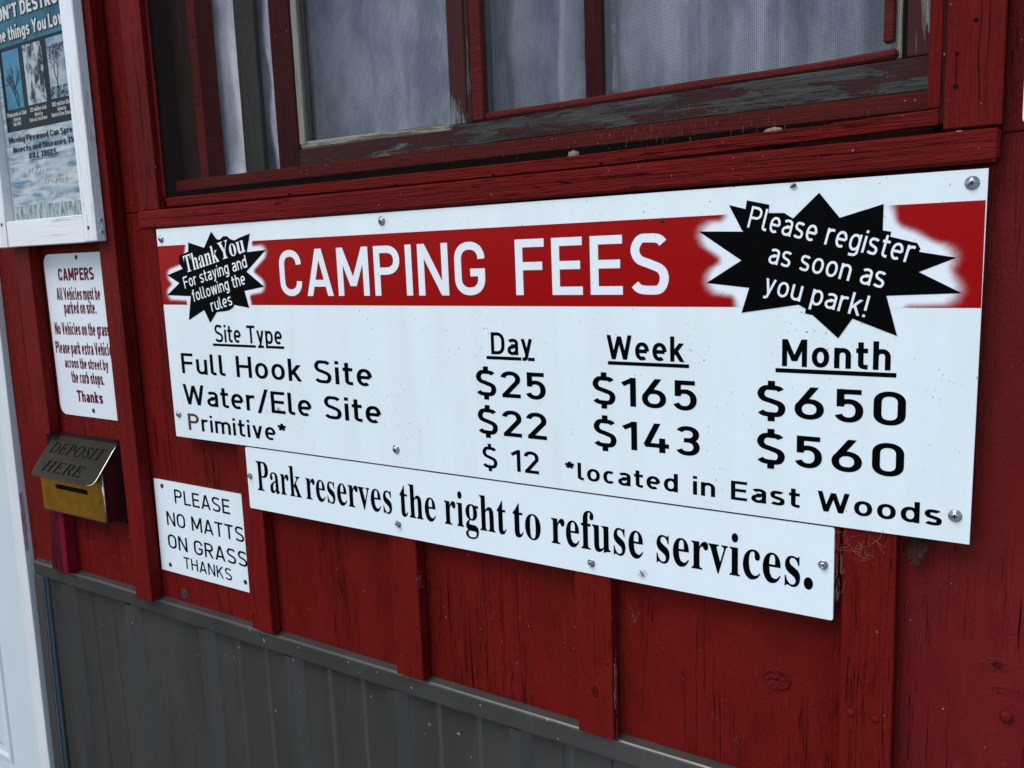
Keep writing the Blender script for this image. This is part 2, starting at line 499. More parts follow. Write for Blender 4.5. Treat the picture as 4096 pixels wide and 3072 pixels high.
def plank(name, x0, x1, y0, y1, z0, z1, m, axis='z', parent=None, **kw):
    v, f = plank_geo(x0, x1, y0, y1, z0, z1, axis, **kw)
    return fix_normals(mk(name, v, f, m, parent))

def lean(k, zref):
    def fn(p):
        p[0] += (p[2] - zref) * k
        return p
    return fn

def sheet(name, pts, y0, y1, m, parent=None, holes=None):
    """a flat plate: outline (x,z) counter-clockwise seen from the front, front face at y0, back at y1"""
    n = len(pts)
    v = [(x, y0, z) for x, z in pts] + [(x, y1, z) for x, z in pts]
    f = [tuple(range(n)), tuple(range(2 * n - 1, n - 1, -1))]
    f += [(i, i + n, (i + 1) % n + n, (i + 1) % n) for i in range(n)]
    return fix_normals(mk(name, v, f, m, parent))

def rrect(x0, x1, z0, z1, r, n=6):
    out = []
    for cx, cz, a0 in ((x1 - r, z0 + r, -90), (x1 - r, z1 - r, 0), (x0 + r, z1 - r, 90), (x0 + r, z0 + r, 180)):
        for i in range(n + 1):
            a = math.radians(a0 + 90 * i / n)
            out.append((cx + r * math.cos(a), cz + r * math.sin(a)))
    return out

def lathe(mb, cx, cy, cz, prof, n=14):
    """a little turned shape about the -y axis: prof = (radius, outward distance) from rim to centre"""
    v, f = [], []
    for r, d in prof:
        for i in range(n):
            a = 2 * math.pi * i / n
            v.append((cx + r * math.cos(a), cy - d, cz + r * math.sin(a)))
    for k in range(len(prof) - 1):
        for i in range(n):
            f.append((k * n + i, k * n + (i + 1) % n, (k + 1) * n + (i + 1) % n, (k + 1) * n + i))
    f.append(tuple((len(prof) - 1) * n + i for i in range(n)))
    mb.add(v, f)

def screw(x, z, y, r, parent, m, kind='pan'):
    mb = MB()
    if kind == 'pan':
        lathe(mb, x, y, z, [(r, 0), (r, r * .14), (r * .80, r * .2), (r * .76, r * .26), (r * .72, r * .42), (r * .55, r * .6), (r * .3, r * .68)], 18)
    elif kind == 'hex':
        lathe(mb, x, y, z, [(r, 0), (r, r * .15), (r * .9, r * .22)], 18)
        lathe(mb, x, y, z, [(r * .66, r * .2), (r * .66, r * .75), (r * .55, r * .85), (r * .25, r * .78)], 6)
    else:
        lathe(mb, x, y, z, [(r, 0), (r * .95, r * .12), (r * .4, r * .10)], 14)
    o = mb.build('screw', m, parent, kind == 'pan')
    if kind in ('pan', 'cross'):
        cb = MB()
        d = r * (.70 if kind == 'pan' else .14)
        w, l_ = r * .09, r * .34
        for a, b in ((w, l_), (l_, w)):
            cb.add([(x - a, y - d - (0.00005 if a > b else 0), z - b), (x + a, y - d - (0.00005 if a > b else 0), z - b),
                    (x + a, y - d - (0.00005 if a > b else 0), z + b), (x - a, y - d - (0.00005 if a > b else 0), z + b)], [(0, 1, 2, 3)])
        cb.build('cross_recess', mat['black'], o)
    return o

def tube(mb, pts, r, n=5):
    """a thin tapering tube along points; r is a number or a list"""
    rs = r if isinstance(r, (list, tuple)) else [r] * len(pts)
    pts = [Vector(p) for p in pts]
    v, f = [], []
    for k, p in enumerate(pts):
        d = (pts[min(k + 1, len(pts) - 1)] - pts[max(k - 1, 0)]).normalized()
        a = d.cross(Vector((0.31, 0.87, 0.38))).normalized()
        b = d.cross(a)
        for i in range(n):
            t = 2 * math.pi * i / n
            v.append(p + (a * math.cos(t) + b * math.sin(t)) * rs[k])
    for k in range(len(pts) - 1):
        for i in range(n):
            f.append((k * n + i, k * n + (i + 1) % n, (k + 1) * n + (i + 1) % n, (k + 1) * n + i))
    f.append(tuple(range(n - 1, -1, -1)))
    f.append(tuple((len(pts) - 1) * n + i for i in range(n)))
    mb.add(v, f)

# ------------------------------------------------------------------ stroke lettering (a plain signwriter's sans)
def cr(pts, n=5, closed=False):
    P = pts
    out = []
    N = len(P)
    rng = range(N if closed else N - 1)
    for i in rng:
        p0 = P[(i - 1) % N] if closed or i > 0 else P[0]
        p1, p2 = P[i], P[(i + 1) % N]
        p3 = P[(i + 2) % N] if closed or i + 2 < N else P[-1]
        for k in range(n):
            t = k / n
            out.append(tuple(0.5 * ((2 * p1[j]) + (-p0[j] + p2[j]) * t + (2 * p0[j] - 5 * p1[j] + 4 * p2[j] - p3[j]) * t * t
                                    + (-p0[j] + 3 * p1[j] - 3 * p2[j] + p3[j]) * t ** 3) for j in range(len(p1))))
    if not closed:
        out.append(P[-1])
    return out

def arc(cx, cy, rx, ry, a0, a1, n=9, e=2.2):
    o = []
    for i in range(n + 1):
        a = math.radians(a0 + (a1 - a0) * i / n)
        c, s = math.cos(a), math.sin(a)
        o.append((cx + rx * math.copysign(abs(c) ** (2 / e), c), cy + ry * math.copysign(abs(s) ** (2 / e), s)))
    return o

XH = 0.735
def glyph(ch, w):
    """outer width and centre-line strokes (points, closed) in cap heights"""
    h = w / 2
    def O(W, top, bot=0.0):
        return arc(W / 2, (top + bot) / 2, W / 2 - h, (top - bot) / 2 - h, 0, 360, 28)[:-1]
    def S(W, T):
        k = T
        return [(cr([(W - h * 1.25, k * .845 - h * .05), (W * .74, k - h * 1.25), (W * .5, k - h), (W * .25, k - h * 1.25), (h, k * .745), (W * .22, k * .585),
                     (W * .5, k * .505), (W * .8, k * .41), (W - h, k * .255), (W * .77, h * 1.3), (W * .5, h), (W * .24, h * 1.3), (h * .9, k * .165 + h * .1)], 5), False)]
    c = ch
    if c == 'A': W = .70; return W, [([(h * .95, 0), (W / 2 - h * .12, 1)], 0), ([(W - h * .95, 0), (W / 2 + h * .12, 1)], 0), ([(W * .2, .27), (W * .8, .27)], 0)]
    if c == 'B': W = .62; return W, [([(h, 0), (h, 1)], 0), ([(h, 1 - h), (W * .5, 1 - h)] + arc(W * .5, .75, W * .5 - h * 1.3, .25 - h, 90, -90) + [(h, .5)], 0), ([(W * .5, .5)] + arc(W * .5, .26, W * .5 - h, .25 - h * .8, 90, -90) + [(h, h)], 0)]
    if c == 'C': W = .62; return W, [(list(reversed([(W - h, .32)] + arc(W / 2, .32, W / 2 - h, .32 - h, 0, -90, 8)[1:] + arc(W / 2, .32, W / 2 - h, .32 - h, -90, -180, 8)[1:] + arc(W / 2, .68, W / 2 - h, .32 - h, 180, 90, 8) + arc(W / 2, .68, W / 2 - h, .32 - h, 90, 0, 8)[1:])), 0)]
    if c == 'D': W = .64; return W, [([(h, 0), (h, 1)], 0), ([(h, 1 - h), (W * .45, 1 - h)] + arc(W * .45, .6, W * .55 - h, .4 - h, 90, 0, 7)[1:] + arc(W * .45, .4, W * .55 - h, .4 - h, 0, -90, 7) + [(h, h)], 0)]
    if c in 'EF':
        W = .56; s = [([(h, 0), (h, 1)], 0), ([(h, 1 - h), (W, 1 - h)], 0), ([(h, .52), (W * .93, .52)], 0)]
        return W, s + ([([(h, h), (W, h)], 0)] if c == 'E' else [])
    if c == 'G': W = .64; return W, [(arc(W / 2, .68, W / 2 - h, .32 - h, 0, 90, 8) + arc(W / 2, .68, W / 2 - h, .32 - h, 90, 180, 8)[1:] + arc(W / 2, .32, W / 2 - h, .32 - h, 180, 270, 8) + arc(W / 2, .32, W / 2 - h, .32 - h, 270, 360, 8)[1:] + [(W - h, .5 - h), (W * .52, .5 - h)], 0)]
    if c == 'H': W = .66; return W, [([(h, 0), (h, 1)], 0), ([(W - h, 0), (W - h, 1)], 0), ([(h, .52), (W - h, .52)], 0)]
    if c == 'I': W = w; return W, [([(h, 0), (h, 1)], 0)]
    if c == 'K': W = .66; return W, [([(h, 0), (h, 1)], 0), ([(h * 1.2, .38), (W - h * 1.3, 1)], 0), ([(W * .38, .56), (W - h * 1.1, 0)], 0)]
    if c == 'L': W = .53; return W, [([(h, 0), (h, 1)], 0), ([(h, h), (W, h)], 0)]
    if c == 'M': W = .80; return W, [([(h, 0), (h, 1)], 0), ([(W - h, 0), (W - h, 1)], 0), ([(h * 1.1, 1), (W / 2, .2)], 0), ([(W - h * 1.1, 1), (W / 2, .2)], 0)]
    if c == 'N': W = .68; return W, [([(h, 0), (h, 1)], 0), ([(W - h, 0), (W - h, 1)], 0), ([(h * 1.1, 1), (W - h * 1.1, 0)], 0)]
    if c == 'O': W = .66; return W, [(arc(W / 2, .64, W / 2 - h, .36 - h, 0, 180, 14) + arc(W / 2, .36, W / 2 - h, .36 - h, 180, 360, 14), 1)]
    if c in 'PR':
        W = .62; s = [([(h, 0), (h, 1)], 0), ([(h, 1 - h), (W * .5, 1 - h)] + arc(W * .5, .71, W * .5 - h, .29 - h, 90, -90, 14) + [(h, .42 + h)], 0)]
        return W, s + ([([(W * .5, .46), (W - h * 1.0, 0)], 0)] if c == 'R' else [])
    if c == 'S': return .62, S(.62, 1)
    if c == 's': return .47, S(.47, XH)
    if c == 'T': W = .60; return W, [([(W / 2, 0), (W / 2, 1)], 0), ([(0, 1 - h), (W, 1 - h)], 0)]
    if c == 'V': W = .68; return W, [([(h, 1), (W / 2, 0)], 0), ([(W - h, 1), (W / 2, 0)], 0)]
    if c == 'W': W = .98; return W, [([(h, 1), (W * .27, 0)], 0), ([(W * .27, 0), (W / 2, .95)], 0), ([(W / 2, .95), (W * .73, 0)], 0), ([(W * .73, 0), (W - h, 1)], 0)]
    if c == 'Y': W = .68; return W, [([(h, 1), (W / 2, .42)], 0), ([(W - h, 1), (W / 2, .42)], 0), ([(W / 2, 0), (W / 2, .45)], 0)]
    if c == 'a':
        W = .50; return W, [(arc(W / 2, XH - .2, W / 2 - h, .2 - h, 150, 90, 5) + arc(W / 2, XH - .2, W / 2 - h, .2 - h, 90, 0, 7)[1:] + [(W - h, 0)], 0),
                            ([(W - h, XH * .56), (W * .5, XH * .56)] + arc(W * .5, XH * .29, W * .5 - h, XH * .29 - h * .9, 90, 270, 12) + [(W * .62, h), (W - h, XH * .22)], 0)]
    if c in 'bdpqg':
        W = .53; s = [(O(W, XH), 1)]; X = h if c in 'bp' else W - h
        if c in 'bd': s.append(([(X, 0), (X, 1)], 0))
        elif c in 'pq': s.append(([(X, -.24), (X, XH)], 0))
        else: s.append(([(X, XH)] + [(X, .02)] + arc(W / 2, .0, W / 2 - h, .24 - h, 0, -90, 6)[1:] + [(W * .18, -.24 + h)], 0))
        return W, s
    if c == 'c': W = .47; return W, [(arc(W / 2 + .02, XH / 2, W / 2 - h + .02, XH / 2 - h, 48, 312, 22), 0)]
    if c == 'e': W = .53; return W, [([(h, XH * .50), (W - h, XH * .50)], 0), (arc(W / 2, XH / 2, W / 2 - h, XH / 2 - h, 0, 304, 26), 0)]
    if c == 'f': W = .35; return W, [([(W * .42, 0), (W * .42, .80)] + arc(W * .42 + .16, .80, .16, .2 - h, 180, 90, 6)[1:] + [(W, 1 - h)], 0), ([(0, XH - h), (W * .95, XH - h)], 0)]
    if c in 'hn':
        W = .51; s = [([(h, 0), (h, 1 if c == 'h' else XH)], 0), ([(h, XH * .62)] + arc(W / 2, XH * .62, W / 2 - h, XH * .38 - h, 180, 0, 14)[1:] + [(W - h, 0)], 0)]; return W, s
    if c == 'i': W = w; return W, [([(h, 0), (h, XH)], 0), ([(h, .86), (h, .86 + w)], 0)]
    if c == 'k': W = .52; return W, [([(h, 0), (h, 1)], 0), ([(h * 1.2, .27), (W - h * 1.35, XH)], 0), ([(W * .40, .42), (W - h * 1.1, 0)], 0)]
    if c == 'l': W = .26; return W, [([(h, 1), (h, .17)] + arc(h + .14, .17, .14, .17 - h, 180, 270, 6)[1:] + [(W, h)], 0)]
    if c == 'm':
        W = .84; q = (W - w) / 2; s = [([(h, 0), (h, XH)], 0)]
        for b in (h, h + q):
            s.append(([(b, XH * .66)] + arc(b + q / 2, XH * .66, q / 2, XH * .34 - h, 180, 0, 12)[1:] + [(b + q, 0)], 0))
        return W, s
    if c == 'o': W = .54; return W, [(O(W, XH), 1)]
    if c == 'r': W = .36; return W, [([(h, 0), (h, XH)], 0), ([(h, XH * .6)] + arc(h + .2, XH * .6, .2, XH * .4 - h, 180, 80, 9)[1:] + [(W, XH - h * 1.05)], 0)]
    if c == 't': W = .35; return W, [([(W * .4, .95), (W * .4, .18)] + arc(W * .4 + .15, .18, .15, .18 - h, 180, 270, 6)[1:] + [(W, h)], 0), ([(0, XH - h), (W, XH - h)], 0)]
    if c == 'u': W = .51; return W, [([(W - h, 0), (W - h, XH)], 0), ([(h, XH)] + arc(W / 2, XH * .38, W / 2 - h, XH * .38 - h, 180, 360, 14), 0)]
    if c == 'v': W = .50; return W, [([(h, XH), (W / 2, 0)], 0), ([(W - h, XH), (W / 2, 0)], 0)]
    if c == 'w': W = .78; return W, [([(h, XH), (W * .27, 0)], 0), ([(W * .27, 0), (W / 2, XH)], 0), ([(W / 2, XH), (W * .73, 0)], 0), ([(W * .73, 0), (W - h, XH)], 0)]
    if c == 'x': W = .50; return W, [([(h, XH), (W - h, 0)], 0), ([(W - h, XH), (h, 0)], 0)]
    if c == 'y': W = .51; return W, [([(h, XH), (W * .52, 0)], 0), ([(W - h, XH), (W * .42, -.14), (W * .30, -.24 + h), (W * .1, -.24 + h)], 0)]
    if c == '0': W = .60; return W, [(arc(W / 2, .68, W / 2 - h, .32 - h, 0, 180, 14) + arc(W / 2, .32, W / 2 - h, .32 - h, 180, 360, 14), 1)]
    if c == '1': W = .38; return W, [([(W - h, 0), (W - h, 1)], 0), ([(W - h, 1 - h * .9), (h * .5, .76)], 0)]
    if c == '2': W = .58; return W, [(arc(W / 2, .70, W / 2 - h, .30 - h, 168, -22, 20) + [(h * 1.35, h * .9)], 0), ([(h * .6, h), (W, h)], 0)]
    if c == '3': W = .58; return W, [(arc(W / 2, (1.52 - h) / 2, W / 2 - h * 1.15, (.48 - h) / 2, 155, -90, 22) + [(W * .36, .52)], 0), ([(W * .36, .52)] + arc(W / 2, (.52 + h) / 2, W / 2 - h, (.52 - h) / 2, 90, -155, 22), 0)]
    if c == '4': W = .64; return W, [([(W * .56, 1), (h * 1.1, .24)], 0), ([(h * .6, .24), (W, .24)], 0), ([(W * .74, 0), (W * .74, .5)], 0)]
    if c == '5': W = .58; return W, [([(W * .93, 1 - h), (W * .10, 1 - h)], 0), ([(W * .10 + h, 1), (W * .10 + h, .47)], 0), (arc(W / 2, (.635 + h) / 2, W / 2 - h, (.635 - h) / 2, 132, -155, 26), 0)]
    if c == '6': W = .60; return W, [(arc(W / 2, .32, W / 2 - h, .32 - h, 0, 360, 26)[:-1], 1), ([(W * .68, 1), (h * 1.25, .42)], 0)]
    if c == '$': 
        W = .60; s = S(W, 1); return W, s + [([(W / 2, 1 - h), (W / 2, 1.14)], 0), ([(W / 2, -.14), (W / 2, h)], 0)]
    if c == '*': 
        W = .40; return W, [([(W / 2, .80), (W / 2 + .20 * math.cos(math.radians(a)), .80 + .20 * math.sin(math.radians(a)))], 0) for a in (90, 18, -54, -126, 162)]
    if c == '/': W = .44; return W, [([(h * .7, -.08), (W - h * .7, 1.06)], 0)]
    if c == '!': W = w; return W, [([(h, .30), (h, 1)], 0), ([(h, 0), (h, w)], 0)]
    if c == '.': W = w; return W, [([(h, 0), (h, w)], 0)]
    if c == "'": W = w; return W, [([(h, .68), (h, 1)], 0)]
    if c == 'U': W = .66; return W, [([(h, 1)] + arc(W / 2, .34, W / 2 - h, .34 - h, 180, 360, 14) + [(W - h, 1)], 0)]
    return .35, []

def ribbon(pts, closed, w):
    """flat band of width w along the points"""
    n = len(pts)
    h = w / 2
    vs_, fs = [], []
    for i, p in enumerate(pts):
        a = pts[(i - 1) % n] if closed or i > 0 else None
        b = pts[(i + 1) % n] if closed or i < n - 1 else None
        def nrm(u, v):
            dx, dy = v[0] - u[0], v[1] - u[1]
            l_ = math.hypot(dx, dy) or 1e-9
            return (-dy / l_, dx / l_)
        if a and b:
            n1, n2 = nrm(a, p), nrm(p, b)
            mx, my = n1[0] + n2[0], n1[1] + n2[1]
            ml = math.hypot(mx, my) or 1e-9
            mx, my = mx / ml, my / ml
            k = min(1.6, 1 / max(0.2, mx * n1[0] + my * n1[1]))
            o = (mx * h * k, my * h * k)
        else:
            nn = nrm(a, p) if a else nrm(p, b)
            o = (nn[0] * h, nn[1] * h)
        vs_ += [(p[0] - o[0], p[1] - o[1]), (p[0] + o[0], p[1] + o[1])]
    for i in range(n if closed else n - 1):
        j = (i + 1) % n
        fs.append((2 * i, 2 * j, 2 * j + 1, 2 * i + 1))
    return vs_, fs

def clip_z(poly, lo, hi):
    for s, lim in ((1, lo), (-1, hi)):
        out = []
        for i, q in enumerate(poly):
            pr_ = poly[i - 1]
            a, b = s * (pr_[1] - s * s * lim) >= -1e-9, s * (q[1] - lim) >= -1e-9
            if a != b:
                t = (lim - pr_[1]) / (q[1] - pr_[1])
                out.append((pr_[0] + (q[0] - pr_[0]) * t, lim))
            if b:
                out.append(q)
        poly = out
    return poly

def stroke_geo(ch, pts, closed, w):
    """a ribbon; the ends of a steep slanting stroke are cut level, as on a printed letter"""
    if len(pts) == 2 and ch != '*':
        (x0, y0), (x1, y1) = pts
        dx, dy = x1 - x0, y1 - y0
        if abs(dx) > 1e-4 and abs(dy) > abs(dx) * .8:
            k = w * .8 / abs(dy)
            v, f = ribbon([(x0 - dx * k, y0 - dy * k), (x1 + dx * k, y1 + dy * k)], False, w)
            q = clip_z([v[i] for i in f[0]], min(y0, y1), max(y0, y1))
            return q, [tuple(range(len(q)))]
    return ribbon(pts, closed, w)

def stroke_text(s, w=0.14, space=0.13, word=0.34):
    """2D geometry of a line of lettering, natural size (cap height 1); list of (verts, faces, layer)"""
    x, out, wi = 0.0, [], 0
    for ch in s:
        if ch == ' ':
            x += word
            wi += 1
            continue
        W, st = glyph(ch, w)
        for k, (pts, closed) in enumerate(st):
            v, f = stroke_geo(ch, pts, closed, w)
            out.append(([(a + x, b) for a, b in v], f, k, wi))
        x += W + space
    return out, x - space

def load_font(txt):
    d = {}
    for ln in txt.strip().split('\n'):
        ch, adv, vs_, ts = ln.split(' ')
        a = list(map(int, vs_.split(',')))
        t = list(map(int, ts.split(',')))
        d[ch] = (int(adv), list(zip(a[::2], a[1::2])), list(zip(t[::3], t[1::3], t[2::3])))
    return d

def serif_text(s, font, space=0.0, word=0.25, cap=0.455):
    x, out = 0.0, []
    for ch in s:
        if ch == ' ':
            x += word
            continue
        if ch == '.':
            out.append(([(x + .08 + .066 * math.cos(i * math.pi / 8), .056 + .066 * math.sin(i * math.pi / 8)) for i in range(16)], [tuple(range(16))], 0))
            x += .16 + space
            continue
        adv, vs_, ts = font[ch]
        out.append(([(a / 1000 + x, b / 1000) for a, b in vs_], ts, 0))
        x += adv / 1000 + space
    xs = [p[0] for g in out for p in g[0]]
    return [([(a / cap, b / cap) for a, b in g[0]], g[1], 0) for g in out], max(xs) / cap

def letters(geo, name, m, parent, y, p0, p1, cap, lift=0.00025, slant=0.0):
    """lay a line of lettering on a surface at depth y from p0 to p1 (baseline ends), letters cap metres high"""
    strokes, W = geo
    dx, dz = p1[0] - p0[0], p1[1] - p0[1]
    ln = math.hypot(dx, dz)
    ux, uz = dx / ln, dz / ln
    sx = ln / W
    words = {}
    for st in strokes:
        v, f, k = st[:3]
        mb = words.setdefault(st[3] if len(st) > 3 else 0, MB())
        yy = y - lift - 0.00003 * k
        vv = []
        for a, b in v:
            a2 = (a + b * slant) * sx
            b2 = b * cap
            vv.append((p0[0] + ux * a2 - uz * b2, yy, p0[1] + uz * a2 + ux * b2))
        ff = []
        for q in f:        # keep every face turned towards the reader
            A, B, C = vv[q[0]], vv[q[1]], vv[q[2]]
            cr_ = (B[0] - A[0]) * (C[2] - A[2]) - (B[2] - A[2]) * (C[0] - A[0])
            ff.append(q if cr_ >= 0 else tuple(reversed(q)))
        mb.add(vv, ff)
    obs = [mb.build(name, m, parent) for mb in words.values()]     # one object per word
    return obs if len(obs) > 1 else obs[0]

def bars(rects, name, m, parent, y, lift=0.0003):
    mb = MB()
    for x0, x1, z0, z1 in rects:
        mb.add([(x0, y - lift, z0), (x1, y - lift, z0), (x1, y - lift, z1), (x0, y - lift, z1)], [(0, 1, 2, 3)])
    return mb.build(name, m, parent)

def poly_mesh(name, pts, y, m, parent):
    """a flat printed shape of any outline"""
    a = sum(pts[i][0] * pts[(i + 1) % len(pts)][1] - pts[(i + 1) % len(pts)][0] * pts[i][1] for i in range(len(pts)))
    if a < 0:
        pts = pts[::-1]
    bm = bmesh.new()
    vv = [bm.verts.new((x, y, z)) for x, z in pts]
    f = bm.faces.new(vv)
    bm.normal_update()
    bmesh.ops.triangulate(bm, faces=[f], ngon_method='EAR_CLIP')
    bm.verts.ensure_lookup_table()
    v = [tuple(q.co) for q in bm.verts]
    fs = [tuple(q.index for q in fc.verts) for fc in bm.faces]
    bm.free()
    return mk(name, v, fs, m, parent)

